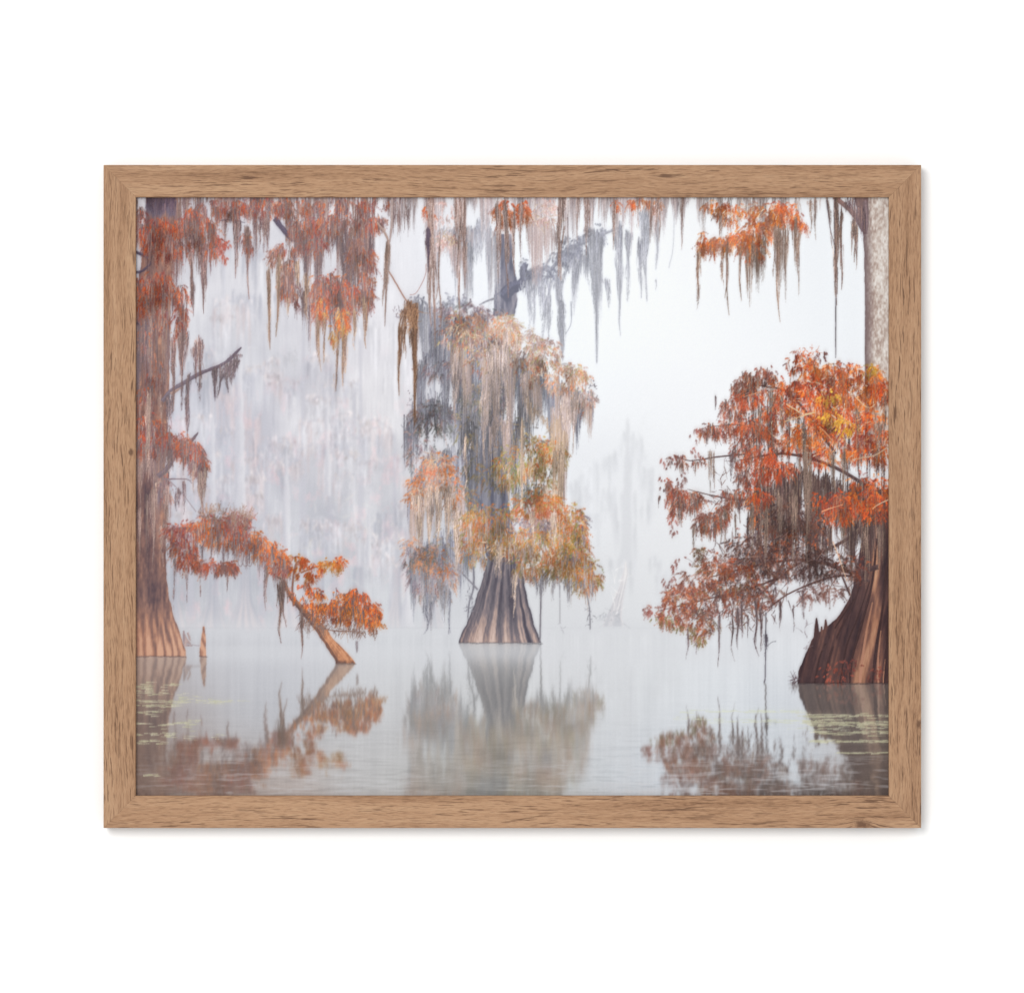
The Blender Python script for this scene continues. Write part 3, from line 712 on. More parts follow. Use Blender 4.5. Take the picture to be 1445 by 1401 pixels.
    foliage([(300, 730, 24, 8, 90), (340, 735, 14, 12, 90)], [(140,110,96),(160,118,92),(126,100,94)], ln=11, droop=-.5)
    foliage([(300, 798, 28, 9, 260), (262, 790, 14, 12, 90), (325, 800, 10, 8, 70)], FOL_L[1:] , ln=9, gap=.28, droop=.8)
    beard([(263, 800, 4, 50), (245, 790, 6, 40), (282, 806, 4, 36), (376, 800, 6, 62, -3), (390, 800, 5, 40), (320, 812, 5, 24), (244, 830, 3, 30)], MOSS_L, dens=3)
    for x in (338, 345, 351): branch([(x, 775), (x - 3, 794), (x + 2, 799), (x + 5, 788)], 1.2, .8, (132,112,112))
    ltr = finish()
    # ================= leaning stump
    def bark_s(u, X, Y):
        f = fbm(u * 7 + (X + Y) / 60, (Y) / 70., 1, 1, 151, 3)
        return ramp(f + (fbm(X, Y, 2.5, 5, 153, 3) - .5) * .4 + .30 * (u - .55) - .5 * np.clip(np.abs(u - .5) * 2 - .8, 0, 1) + np.clip((Y - 885) / 60, -.2, .2) - .35 * np.clip((Y - 931) / 5, 0, 1), [(.2, (104,78,72)), (.5, (150,104,82)), (.75, (196,138,104)), (.95, (218,164,130))])
    solid([(818, 398, 402), (835, 402, 408), (850, 412, 421), (868, 426, 441), (885, 441, 459), (900, 452, 468), (915, 461, 483), (928, 471, 496), (936, 474, 502)], bark_s, seed=61)
    branch([(400, 830), (396, 818), (389, 813)], 3, 1.6, (112,92,88)); branch([(400, 826), (401, 818)], 4, 3, (104,86,84)); branch([(414, 855), (412, 830), (416, 800), (422, 790)], 3, 2, (128,92,80)); branch([(440, 882), (470, 890), (505, 892), (516, 900)], 1.6, .8, (140,110,100))
    branch([(424, 808), (446, 800), (470, 796)], 2.4, 1.2, (140,96,76))
    foliage([(450, 845, 30, 12, 330), (480, 850, 30, 14, 320), (503, 840, 16, 10, 170), (520, 862, 18, 14, 260), (500, 865, 30, 14, 280), (455, 865, 24, 12, 160), (428, 838, 12, 12, 130), (528, 878, 10, 10, 90)], FOL_S, moss=MOSS_L[:2] + [(112,84,76)], mfrac=.5, mlen=14, ln=8, gap=.4, droop=.9, thin=.85, seed=63)
    foliage([(425, 798, 16, 14, 200), (418, 790, 14, 8, 90), (440, 805, 14, 9, 110), (462, 797, 22, 7, 150), (478, 794, 10, 7, 70), (430, 815, 12, 10, 80)], FOL_S + [(194,130,66)], ln=8, gap=.42, droop=.8, thin=.7, seed=66)
    twigs(440, 875, (20, 16), 50, [(110,80,74),(134,92,78)], ln=11, down=.6); twigs(500, 885, (34, 8), 40, [(150,110,84),(120,92,84)], ln=9, down=1)
    curtain([(424, 868, 30), (450, 880, 30), (500, 888, 14), (530, 892, 8)], [(128,104,98),(146,120,108)], dens=1.6, lo=.1, clump=5)
    beard([(397, 820, 8, 88, -3), (400, 825, 5, 60), (391, 825, 3, 34), (425, 860, 5, 52), (426, 870, 3, 60), (405, 820, 3, 36)], [(122,98,92),(140,116,104),(108,88,86)], dens=4)
    branch([(503, 905), (503.5, 921)], 3, 3, (146,138,142))
    twigs(410, 838, (6, 8), 12, [(180,110,90)], ln=5)
    stm = finish()
    img = over(img, mirrored(ltr, 926, (160,148,142), .62, .95, foot=.8), op=.86)
    img = over(img, mirrored(stm, 936, (172,156,144), .66, .93, foot=.75), op=.85)
    hzl = np.clip(.11 + .12 * fbm(GX, GY, 50, 60, 177, 2) + .2 * np.clip((GX - 420) / 120, 0, 1) * 0, 0, 1)
    img = over(img, ltr, hazemap=hzl, soft=.35, ident=3)
    img = over(img, stm, haze=.07, soft=.3, ident=4)

    # ================= canopy along the top, left to centre
    def drop(l, **k): return l
    curtain([(190, 271, 60), (206, 271, 24)], MOSS_L, dens=1.2)
    curtain([(248, 271, 129), (300, 271, 79), (330, 271, 79), (390, 271, 99), (420, 271, 129), (500, 271, 139), (540, 271, 69), (590, 271, 49)], MOSS_L, dens=3.2, w=1.3, clump=9, lo=.12, jit=8)
    curtain([(207, 276, 30), (228, 276, 34), (247, 276, 30)], [(92,78,92),(84,70,84),(106,90,100),(120,100,104)], dens=5, w=1.5, lo=.5, jit=10, op=.8)
    branch([(310, 311), (326, 310), (345, 314)], 1.6, 1, (96,82,92)); branch([(387, 308), (398, 322), (413, 341)], 8, 6, (82,72,86)); branch([(190, 355), (205, 362), (212, 372)], 5, 3, (84,74,88)); branch([(190, 384), (200, 382), (212, 372)], 4, 3, (84,74,88)); branch([(190, 454), (196, 458)], 3, 2, (84,74,84))
    curtain([(190, 320, 60), (225, 345, 90), (262, 330, 100), (282, 330, 70), (300, 330, 40)], MOSS_L, dens=4, clump=8, lo=.2, jit=12)
    curtain([(190, 400, 70), (215, 410, 50), (245, 410, 60), (262, 440, 60)], MOSS_L, dens=4, clump=8, lo=.2, jit=12)
    beard([(268, 345, 10.4, 88, 3), (272, 400, 7.2, 46), (285, 350, 14.4, 92, 1), (290, 350, 8.0, 52), (332, 312, 8.0, 80, 0), (338, 312, 4.8, 42), (318, 312, 4.8, 24), (350, 330, 9.6, 92, 0), (349, 322, 11.2, 60), (366, 310, 6.4, 42), (376, 310, 8.0, 44), (372, 300, 12.8, 56),
           (258, 470, 16.0, 80, -2), (244, 480, 9.6, 100), (280, 480, 12.8, 66, 2), (275, 490, 9.6, 50), (255, 440, 14.4, 90)], MOSS_L, dens=4)
    foliage([(232, 322, 34, 16, 330), (235, 346, 34, 14, 330), (222, 335, 26, 14, 160), (272, 315, 14, 22, 200), (288, 325, 16, 24, 240), (268, 305, 9, 14, 90), (298, 345, 10, 18, 70), (215, 395, 26, 14, 230), (206, 412, 18, 16, 150), (235, 415, 18, 10, 130), (255, 415, 9, 14, 60), (196, 430, 8, 12, 50), (253, 450, 10, 26, 90), (197, 310, 8, 20, 60)], FOL_L, moss=MOSS_L, mfrac=.8, op=.62, ln=11, droop=1.1, gap=.34, seed=91)
    foliage([(320, 292, 34, 12, 260), (370, 290, 34, 12, 220), (350, 340, 9, 12, 70), (415, 290, 30, 14, 240), (300, 290, 20, 12, 110), (480, 290, 50, 12, 170), (545, 285, 30, 6, 40)], FOL_L + FOL_B, moss=MOSS_L, mfrac=.8, op=.62, ln=10, droop=.9, gap=.36, seed=95)
    branch([(300, 333), (315, 340), (322, 352)], 1, .6, (170,104,88)); foliage([(306, 337, 5, 3, 10), (314, 341, 5, 4, 14), (320, 347, 4, 5, 14), (310, 352, 4, 4, 8), (316, 362, 4, 5, 12)], [(186,96,76),(170,92,80)], ln=7, gap=.1)
    # second mass
    curtain([(415, 330, 110), (440, 320, 150), (470, 320, 120), (500, 320, 130), (527, 320, 140)], MOSS_L + MOSS_D[:2], dens=5, clump=9, lo=.25, jit=16)
    curtain([(418, 400, 70), (445, 410, 110), (480, 410, 100), (505, 420, 90), (526, 400, 90)], MOSS_L, dens=3.6, clump=7, lo=.15, jit=12)
    foliage([(425, 320, 18, 16, 240), (440, 345, 20, 14, 140), (465, 315, 20, 14, 170), (500, 315, 34, 10, 260), (530, 312, 14, 8, 90), (400, 352, 16, 8, 110), (385, 360, 6, 12, 40), (405, 380, 7, 18, 110), (402, 400, 9, 18, 110), (416, 415, 6, 14, 60), (500, 345, 10, 14, 60), (508, 365, 20, 20, 220), (520, 385, 12, 18, 90),
             (455, 408, 16, 18, 240), (490, 415, 22, 16, 300), (470, 400, 20, 14, 120), (518, 418, 9, 16, 110), (484, 440, 14, 16, 130), (452, 435, 14, 14, 110)], FOL_B, moss=MOSS_L, mfrac=.8, op=.62, ln=10, droop=.9, gap=.36, seed=101)
    beard([(379, 385, 6.4, 108, 1), (393, 365, 9.6, 110, -3), (406, 420, 6.4, 30), (447, 430, 6.4, 94, 3), (459, 435, 9.6, 76, -3), (477, 440, 7.2, 112, -3), (489, 440, 12.8, 86, -3), (484, 455, 4.8, 90), (516, 430, 7.2, 62, 1), (513, 420, 6.4, 46), (500, 440, 6.4, 54), (432, 390, 8.0, 60), (420, 370, 8.0, 50)], [(150,122,108),(168,140,120),(132,106,98),(178,146,116)], dens=4.4)
    foliage([(484, 450, 8, 20, 60), (470, 470, 3, 14, 24), (456, 430, 8, 14, 40)], FOL_B[1:3] + [(190,140,80)], ln=9, droop=1.2, gap=.2)
    # hanging vine with nest of moss
    branch([(532, 314), (544, 330), (549, 345)], 3, 3, (158,134,124)); branch([(553, 280), (552, 320), (549, 345)], 4, 2, (160,142,138)); branch([(548, 382), (560, 402), (573, 424), (584, 436)], 2, 1.6, (160,124,110)); branch([(578, 416), (588, 412), (600, 388), (601, 372)], 1, .8, (176,140,134))
    beard([(547, 348, 7.2, 112, -4), (546, 350, 4.8, 60), (549, 345, 4.0, 30)], [(150,126,114),(130,108,100)], dens=6)
    beard([(580, 430, 20.8, 60, 0), (570, 438, 13.6, 60, -3), (585, 436, 12.8, 60), (563, 462, 8.0, 96, 0), (584, 470, 8.8, 126, 2), (586, 460, 7.2, 140, -1), (571, 460, 4.0, 46), (576, 425, 12.8, 30)], [(84,60,50),(112,82,64),(138,106,82),(100,72,58),(156,122,96)], dens=5.5)
    twigs(582, 445, (10, 16), 44, [(168,130,100),(150,112,86)], ln=14, down=1.2, w=.8)
    twigs(560, 440, (5, 10), 12, [(150,140,146)], ln=1.5, w=1)
    # centre top: brown and pink hanks
    curtain([(540, 271, 69), (570, 271, 49), (595, 271, 99), (620, 271, 119), (660, 271, 99), (705, 271, 119), (745, 271, 119), (790, 271, 99), (830, 271, 69), (880, 271, 99), (940, 271, 69), (990, 271, 69)], PINK + [(172,156,156),(160,146,148),(146,132,136)], dens=3.6, w=1.25, clump=9, lo=.06, jit=6, tip=(220,220,226))
    curtain([(742, 300, 100), (765, 300, 110), (790, 330, 70)], PINK, dens=4, clump=7, lo=.3)
    curtain([(845, 271, 129), (865, 271, 119), (885, 271, 99)], PINK, dens=3.6, clump=7, lo=.2, tip=(222,222,228))
    curtain([(616, 330, 60), (632, 335, 70), (650, 350, 80), (660, 340, 70)], PINK, dens=3.4, clump=7, lo=.2)
    foliage([(765, 300, 24, 20, 190), (632, 340, 18, 12, 90), (620, 300, 22, 18, 70)], [(190,162,158),(184,146,138),(200,178,174)], ln=8, gap=.34)
    twigs(770, 305, (24, 20), 50, LIGHTTWIG + [(206,170,160)], ln=10); twigs(630, 338, (14, 10), 24, LIGHTTWIG, ln=11)
    foliage([(712, 300, 16, 20, 170), (738, 296, 9, 16, 110), (725, 310, 12, 10, 60), (605, 300, 8, 12, 30), (870, 288, 4, 10, 20), (900, 284, 12, 6, 50), (920, 286, 14, 6, 60)], [(176,84,54),(190,104,64),(140,80,62),(166,108,76)], ln=9, gap=.3, droop=1)
    beard([(607, 282, 14.4, 120, 2), (606, 330, 12.8, 130, 1), (611, 350, 8.0, 140, 3), (620, 330, 4.0, 140, 0), (648, 282, 11.2, 110), (655, 282, 8.0, 125, 0), (643, 282, 6.4, 60), (702, 290, 9.6, 110, 2), (712, 290, 11.2, 130, 4), (724, 300, 8.0, 90), (736, 290, 9.6, 80, -2), (792, 280, 12.0, 115, -2), (788, 300, 4.8, 90),
           (815, 280, 6.4, 60), (827, 280, 8.0, 80), (832, 290, 4.8, 50), (900, 282, 4.8, 40), (918, 282, 11.2, 60), (926, 282, 8.0, 50), (931, 282, 5.6, 60), (648, 380, 2.4, 80), (963, 280, 6.4, 46), (962, 282, 3.2, 70), (866, 282, 5.6, 70)],
          [(108,84,76),(138,112,102),(164,140,132),(122,96,88),(180,160,154),(192,176,172),(156,136,132)], dens=3.2)
    beard([(604, 325, 9.6, 60)], [(90,76,84),(78,66,78)], dens=7)
    cnp = finish()
    hzc = np.clip(.0 + .10 * fbm(GX, GY, 40, 40, 277, 2) + .07 * np.exp(-((GX - 430) / 160) ** 2), 0, 1)
    img = over(img, cnp, hazemap=hzc, soft=.35, ident=5)
    # ================= right hanging branch
    curtain([(985, 271, 69), (1000, 271, 69), (1030, 271, 89), (1060, 271, 89), (1090, 271, 79), (1130, 271, 59)], [(150,134,130),(168,150,142),(180,168,164),(130,112,106)], dens=2.2, clump=7, lo=.1, tip=(210,208,212))
    curtain([(1010, 345, 60), (1040, 340, 50), (1060, 345, 90), (1085, 330, 60), (1105, 320, 110), (1130, 310, 70)], [(140,118,106),(160,138,124),(122,98,88)], dens=2.6, clump=6, lo=.06)
    foliage([(1002, 348, 16, 10, 130), (1022, 340, 18, 10, 180), (1048, 338, 22, 12, 250), (1068, 325, 22, 16, 280), (1080, 300, 26, 16, 280), (1105, 298, 20, 14, 230), (1030, 300, 24, 14, 150), (1125, 305, 10, 14, 70), (1010, 290, 18, 8, 70), (992, 335, 5, 10, 36), (1136, 315, 5, 5, 16), (1060, 355, 20, 10, 80)],
            [(150,72,54),(184,84,48),(204,104,52),(178,94,64),(214,128,62),(150,98,78)], ln=10, gap=.34, droop=.8, seed=111)
    twigs(1070, 300, (50, 14), 24, LIGHTTWIG, ln=16, down=.1)
    beard([(986, 358, 5.6, 78, -2), (988, 350, 5.0, 40), (1026, 350, 4.3, 70, 0), (1027, 345, 3.1, 100), (1045, 350, 2.5, 76), (1062, 345, 9.9, 58, 0), (1068, 350, 6.2, 40), (1055, 350, 3.1, 60), (1094, 320, 5.0, 70), (1099, 330, 4.3, 124, 0), (1099, 320, 6.2, 60), (1124, 310, 4.3, 78, 2), (1128, 330, 1.2, 86), (1112, 335, 3.1, 40), (1145, 282, 4.3, 46), (1151, 282, 3.1, 56), (1020, 370, 5.0, 36), (1016, 300, 3.7, 50)],
          [(128,102,90),(152,126,110),(112,88,80),(168,144,128)], dens=3.2, op=.5)
    rbr = finish()
    img = over(img, rbr, haze=.05, soft=.3, ident=6)
    # ================= pale tall trunk at right edge
    def lichen(u, X, Y):
        n = (fbm(X, Y, 2.2, 4.6, 141, 3) - .5) * .65 + .5 + .42 * (u - .45) + (fbm(X, Y, 9, 26, 143) - .5) * .3
        c = ramp(n, [(.15, (152,130,121)), (.4, (186,169,160)), (.58, (216,205,197)), (.8, (238,232,226))])
        d = np.clip(1 - u / .36, 0, 1)[..., None] ** 1.1
        return c * (1 - .9 * d) + A(116, 100, 102) * .9 * d
    solid([(280, 1216, 1262), (300, 1216, 1262), (318, 1217, 1262), (345, 1220, 1262), (420, 1221.5, 1262), (540, 1221, 1262), (640, 1221, 1262)], lichen, rough=.7, seed=3)
    branch([(1172, 274), (1186, 284), (1200, 296), (1212, 310), (1221, 328)], 6, 8, (134,102,94), (108,94,98))
    solid([(280, 1206, 1226), (296, 1210, 1226), (312, 1214, 1226), (330, 1219, 1224)], lambda u, X, Y: ramp(fbm(X, Y, 4, 12, 147), [(.25, (112,92,94)), (.7, (140,116,112))]), rough=1.2); branch([(1222, 284), (1224, 310), (1224, 330)], 7, 3, (122,104,106))
    curtain([(1192, 284, 40), (1208, 284, 60), (1222, 300, 40)], MOSS_D + [(146,120,110)], dens=4, clump=6, lo=.2)
    beard([(1181, 280, 8.8, 135, 0), (1181, 300, 6.4, 130, -1), (1188, 300, 5.6, 108), (1187, 320, 3.2, 60), (1207, 310, 9.6, 60), (1209, 320, 5.6, 60), (1203, 320, 4.8, 40), (1168, 280, 2.4, 70, 8)], [(110,90,86),(134,112,102),(152,130,116),(94,80,82)], dens=4.6)
    branch([(1180.5, 420), (1180, 470), (1180, 505)], 1.6, 1, (112,104,108)); branch([(1167, 282), (1172, 320), (1178, 345)], 1.2, .8, (120,108,112))
    curtain([(1140, 282, 40), (1160, 282, 30)], [(170,152,146)], dens=1, lo=.1)
    trk = finish()
    img = over(img, trk, soft=.3, ident=7)
    # ================= right tree
    def bark_r(u, X, Y):
        f = fbm(X + (Y - 900) * .25, Y, 9, 110, 161, 3) * .7 + fbm(X + (Y - 900) * .25, Y, 3, 60, 165, 2) * .3
        b = np.clip((Y - 850) / 110, 0, 1)
        flute = np.exp(-((X - (1238 - 26 * b ** 1.4)) / (6 + 8 * b)) ** 2) * .40 + np.exp(-((X - 1247 + 6 * b) / 6) ** 2) * .22 * b
        f = f * .7 + fbm(X, Y, 3.2, 10, 169, 3) * .16 + flute * (.75 + .5 * fbm(X, Y, 4, 30, 170, 2)) - .10 + .07 * b
        return ramp(f, [(.2, (54,40,44)), (.42, (84,60,58)), (.58, (114,80,70)), (.74, (158,114,92)), (.95, (190,146,118))])
    solid([(690, 1228, 1262), (740, 1222, 1262), (780, 1214, 1262), (820, 1206, 1262), (845, 1200, 1262), (870, 1184, 1262), (885, 1168, 1262), (895, 1150, 1262), (910, 1143, 1262), (930, 1134, 1262), (950, 1127, 1262), (964, 1126, 1262)], bark_r, rough=1.2, seed=71)
    for pts, w in (([(1238, 760), (1232, 820), (1217, 880), (1203, 930), (1200, 964)], 4), ([(1252, 800), (1246, 860), (1238, 910), (1232, 964)], 4), ([(1222, 800), (1206, 850), (1186, 890), (1170, 930), (1164, 964)], 3), ([(1206, 845), (1180, 885), (1160, 920), (1150, 964)], 2.5), ([(1228, 820), (1212, 870), (1196, 910), (1186, 964)], 2.2), ([(1256, 860), (1252, 910), (1249, 964)], 3)):
        branch(pts, w * .7, w, (60, 42, 42))
    for pts, w in (([(1232, 850), (1222, 900), (1214, 964)], 4), ([(1244, 890), (1240, 930), (1240, 964)], 3), ([(1250, 930), (1248, 950), (1247, 964)], 1.6)):
        branch(pts, w * .5, w, (150, 108, 88), (178, 130, 108))
    for (x, y, w) in ((1153, 872, 5), (1166, 874, 5), (1160, 884, 4), (1176, 878, 6)):
        solid([(y, x - .6, x + .8), (y + 14, x - w * .6, x + w * .6), (y + 34, x - w, x + w)], bark_r, rough=.5)
    # inner boughs
    for pts, w0, w1 in (([(1240, 800), (1205, 808), (1165, 795), (1120, 790), (1060, 800), (1000, 815)], 7, 2), ([(1228, 820), (1190, 812), (1150, 822), (1110, 840), (1080, 862)], 4, 1.4), ([(1125, 745), (1112, 780), (1095, 815), (1082, 830)], 4.5, 2.5),
                        ([(1230, 740), (1180, 770), (1120, 800), (1060, 850)], 5, 2), ([(1100, 815), (1060, 830), (1000, 845), (930, 862)], 3.4, 1.2), ([(1245, 700), (1180, 660), (1110, 640), (1040, 650)], 6, 2), ([(1200, 840), (1190, 815), (1175, 790)], 3, 1.5), ([(1215, 815), (1205, 780), (1200, 740)], 5, 3),
                        ([(1100, 700), (1050, 705), (1010, 700), (970, 690)], 3, 1), ([(1060, 640), (1010, 645), (975, 650), (950, 642)], 2.2, .8), ([(1090, 620), (1050, 600), (1000, 602)], 2, .8), ([(1180, 640), (1120, 560), (1080, 545), (1045, 540)], 4, 1), ([(1190, 600), (1150, 540), (1140, 500)], 3, .8)):
        branch(pts, w0, w1, (72,54,54), (98,74,70))
    # dark moss heart
    DK = MOSS_R + [(84,62,60),(62,48,48),(72,54,52),(66,50,48)]
    for top in ([(1045, 585, 50), (1070, 575, 90), (1100, 560, 110), (1130, 580, 110)], [(1130, 600, 60), (1170, 620, 70), (1215, 620, 80), (1250, 640, 80)]):
        curtain(top, DK, dens=2.2, w=1.2, clump=7, lo=.1, jit=22)
    for top in ([(1065, 690, 70), (1090, 680, 110), (1130, 665, 120), (1170, 680, 110), (1200, 690, 110), (1250, 690, 110)],
                [(1055, 730, 60), (1075, 725, 80), (1100, 735, 70)], [(1200, 740, 90), (1250, 730, 130)], [(1105, 740, 70), (1140, 735, 80), (1175, 750, 60)]):
        curtain(top, DK, dens=5.0, w=1.5, clump=9, lo=.25, jit=18, op=.9)
    foliage([(1085, 760, 50, 30, 260), (1130, 760, 40, 24, 200), (1070, 800, 50, 14, 280), (1200, 800, 30, 16, 110)], FOL_RD + [(80,60,62)], ln=11, gap=.36, lit=.1, seed=170)
    foliage([(1110, 790, 60, 22, 420), (1060, 775, 40, 20, 220), (1165, 800, 40, 16, 200), (1040, 830, 40, 14, 200), (1120, 730, 50, 24, 300)], [(66,46,44),(80,54,48),(58,42,42),(92,62,52)], ln=13, gap=.28, op=.85, lit=.05, seed=172)
    # dim red foliage, left side and lower arm
    foliage([(1050, 545, 18, 12, 120), (1075, 530, 26, 12, 160), (1035, 575, 18, 16, 130), (1060, 560, 24, 14, 130), (1000, 608, 14, 10, 60), (1020, 605, 18, 10, 110), (1060, 605, 24, 18, 180), (1075, 630, 30, 18, 200), (1045, 640, 12, 18, 80),
             (950, 645, 8, 9, 34), (965, 648, 8, 8, 30), (985, 648, 10, 6, 30), (940, 690, 10, 16, 90), (955, 702, 14, 16, 150), (975, 705, 20, 12, 150), (955, 720, 9, 12, 60), (990, 735, 10, 12, 90), (1003, 735, 14, 14, 130), (1020, 725, 10, 18, 100), (1060, 670, 20, 16, 150), (1050, 700, 16, 14, 90), (1092, 665, 26, 14, 180), (1030, 700, 16, 10, 60)],
            FOL_RD + FOL_R[:2], moss=MOSS_R, ln=9.5, gap=.36, droop=.9, seed=171)
    foliage([(985, 820, 26, 16, 260), (1010, 805, 24, 12, 200), (1040, 800, 26, 12, 200), (960, 845, 24, 16, 280), (990, 850, 26, 18, 260), (930, 862, 16, 7, 100), (945, 872, 16, 10, 110), (975, 875, 18, 14, 140), (1000, 880, 16, 16, 90), (1020, 835, 24, 18, 190), (1050, 825, 26, 16, 180), (1000, 788, 16, 10, 70), (985, 780, 10, 8, 40), (1045, 860, 20, 14, 90), (1075, 845, 24, 14, 120), (990, 895, 9, 8, 40)],
            FOL_RD + [(140,70,52),(116,86,58)], ln=10, gap=.38, droop=.5, seed=175)
    foliage([(935, 872, 14, 6, 16), (955, 885, 10, 6, 14), (975, 890, 10, 8, 16), (990, 902, 5, 6, 20)], [(112,98,62),(124,92,60)], ln=8, gap=.1)
    twigs(1110, 800, (110, 50), 240, [(84,66,68),(106,82,78),(128,98,86)], ln=17, down=.3, w=.9)
    twigs(1040, 860, (60, 26), 100, [(92,72,72),(112,86,80)], ln=14, down=.6, w=.8)
    twigs(1040, 650, (40, 40), 30, [(112,90,88),(98,78,78)], ln=10, down=.9, w=.5); twigs(1000, 790, (24, 14), 20, [(112,90,88)], ln=10, w=.5); twigs(1060, 690, (60, 60), 120, [(96,76,74),(120,92,84)], ln=13, w=.8)
    foliage([(1175, 835, 16, 12, 60), (1150, 835, 14, 12, 40), (1140, 840, 8, 14, 30)], [(96,68,66),(120,84,76)], gap=.3)
    # bright crown
    foliage([(1060, 560, 22, 14, 130), (1090, 600, 24, 16, 170), (1075, 640, 24, 14, 130), (1100, 660, 24, 14, 130), (1050, 600, 18, 12, 80), (1110, 560, 20, 12, 120), (1045, 650, 12, 10, 50), (1075, 700, 16, 10, 70)], [(150,64,42),(176,76,42),(196,92,48),(136,58,44),(166,86,56)], ln=10, gap=.34, droop=.8, seed=184)
    foliage([(1135, 505, 14, 10, 70), (1140, 520, 18, 12, 130), (1120, 515, 12, 8, 30), (1170, 525, 26, 14, 260), (1200, 530, 24, 14, 240), (1232, 535, 20, 16, 180), (1120, 548, 30, 14, 220), (1160, 550, 40, 18, 420), (1205, 555, 40, 20, 460), (1245, 560, 16, 24, 170),
             (1100, 580, 24, 14, 160), (1150, 580, 34, 18, 330), (1190, 590, 40, 18, 400), (1230, 600, 26, 24, 300), (1145, 610, 30, 18, 280), (1185, 625, 36, 20, 340), (1125, 625, 20, 18, 170), (1160, 645, 26, 12, 170), (1230, 640, 28, 14, 180), (1245, 620, 14, 20, 120)],
            FOL_R, moss=[(146,88,64),(166,110,82),(122,74,60),(150,116,96)], mfrac=.4, mlen=18, ln=10, gap=.36, lit=.28, droop=.7, seed=181)
    foliage([(1172, 590, 14, 10, 60), (1195, 600, 16, 12, 80), (1172, 560, 16, 10, 50), (1228, 520, 8, 8, 50)], [(206,150,56),(190,142,60),(214,164,72)], ln=9, gap=.3)
    foliage([(1165, 715, 20, 12, 160), (1190, 708, 26, 14, 280), (1220, 705, 24, 16, 260), (1240, 690, 18, 18, 180), (1155, 705, 10, 14, 60), (1190, 725, 26, 12, 190), (1235, 720, 20, 14, 130), (1215, 680, 20, 10, 90), (1064, 722, 5, 14, 40), (1070, 700, 12, 10, 60)],
            FOL_R + [(196,80,40)], moss=[(140,84,64),(120,78,66),(150,108,86)], mfrac=.4, mlen=16, ln=10, gap=.36, lit=.2, seed=187)
    beard([(1090, 550, 9, 90), (1104, 560, 8, 70), (1072, 580, 6, 70), (1140, 640, 14, 120), (1136, 600, 8, 120), (1062, 715, 14, 70), (1080, 720, 18, 80), (1100, 700, 14, 90), (1120, 700, 18, 110), (1140, 670, 12, 130), (1176, 640, 12, 60), (1192, 640, 10, 90), (1212, 580, 10, 50), (1192, 745, 10, 60), (1222, 740, 9, 90), (1240, 745, 8, 70), (1240, 600, 14, 60), (1003, 640, 9, 55), (1008, 640, 5, 50), (1023, 720, 8, 60), (1018, 725, 6, 50), (979, 745, 4, 40), (960, 722, 7, 18), (1038, 725, 4, 50), (1250, 560, 9, 60)],
          [(128,108,96),(112,92,84),(146,124,108),(98,80,76)], dens=2.6, op=.5)
    beard([(1033, 640, 7, 40), (1010, 560, 2, 30), (1075, 860, 6, 60), (1015, 870, 2.5, 72), (1034, 870, 3, 64), (1068, 850, 4, 76), (1042, 860, 8, 56), (1048, 850, 6, 50), (1102, 850, 4, 40), (1134, 835, 7, 38), (1095, 830, 6, 20), (971, 890, 2.5, 40), (983, 908, 2, 16), (1120, 855, 2, 36), (1056, 870, 3, 30)], [(96,78,78),(120,100,96),(84,68,72)], dens=4)
    branch([(1208, 560), (1225, 575), (1236, 570)], 1.4, .8, (224,188,150)); branch([(1136, 584), (1150, 582), (1136, 586), (1107, 595)], 1.5, 1, (214,180,140)); branch([(1110, 570), (1122, 577), (1136, 586)], 1.5, 1, (224,196,160))
    branch([(1255, 630), (1236, 642), (1222, 645), (1204, 648)], 1.8, 1, (190,160,134)); branch([(1157, 602), (1170, 615), (1184, 634)], 1.4, 1, (206,150,110)); branch([(1255, 705), (1240, 712), (1232, 718)], 1.6, .8, (220,180,150)); branch([(1176, 764), (1184, 785), (1196, 820)], 1.4, 1, (214,176,150))
    branch([(1075, 552), (1062, 556), (1050, 560)], 1.2, .8, (206,150,120)); branch([(1160, 722), (1176, 716), (1190, 712)], 1.4, .8, (226,160,120))
    twigs(1170, 590, (80, 70), 90, LIGHTTWIG + [(214,150,100)], ln=11, w=.7)
    twigs(1075, 545, (36, 20), 30, [(190,140,110),(150,110,96)], ln=10, w=.7); twigs(1140, 497, (18, 8), 18, [(206,120,90)], ln=8, w=.7)
    for (sx_, sy_, a_, b_) in ((985, 610, 14, 10), (945, 650, 14, 12), (938, 680, 8, 10), (962, 675, 6, 8), (950, 740, 6, 14), (915, 862, 6, 4), (945, 820, 12, 8), (1085, 520, 20, 8), (975, 640, 20, 10), (960, 800, 14, 14), (1160, 500, 10, 8)):
        foliage([(sx_, sy_, a_, b_, 14)], [(140,84,76),(122,82,76)], ln=5, leaf=2, gap=0, droop=1., seed=int(sx_))
    # litter at the foot and hanging moss bob
    twigs(1122, 960, (5, 5), 24, [(96,80,84)], ln=8, down=-.4)
    foliage([(1190, 940, 26, 8, 60), (1180, 955, 20, 5, 30), (1235, 950, 10, 8, 30)], [(110,62,56),(128,68,56)], ln=7, gap=.3)
    beard([(1081.5, 896, 5, 30)], [(74,68,76),(90,84,90)], dens=8)
    branch([(1081.5, 864), (1081, 900)], 1.4, 1.6, (90,84,90)); branch([(1081, 922), (1080.5, 955), (1079, 963)], 1.2, 2, (120,116,122)); branch([(1083, 912), (1090, 906), (1096, 905)], 1, .8, (130,128,134))
    twigs(1138, 900, (6, 20), 12, [(160,150,154)], ln=10, down=-1)
    rtr = finish()
    low = rtr.copy(); cut = int(905 - PY)
    img = over(img, mirrored(rtr, 963, (146,138,130), .64, .95, foot=1.), op=.9)
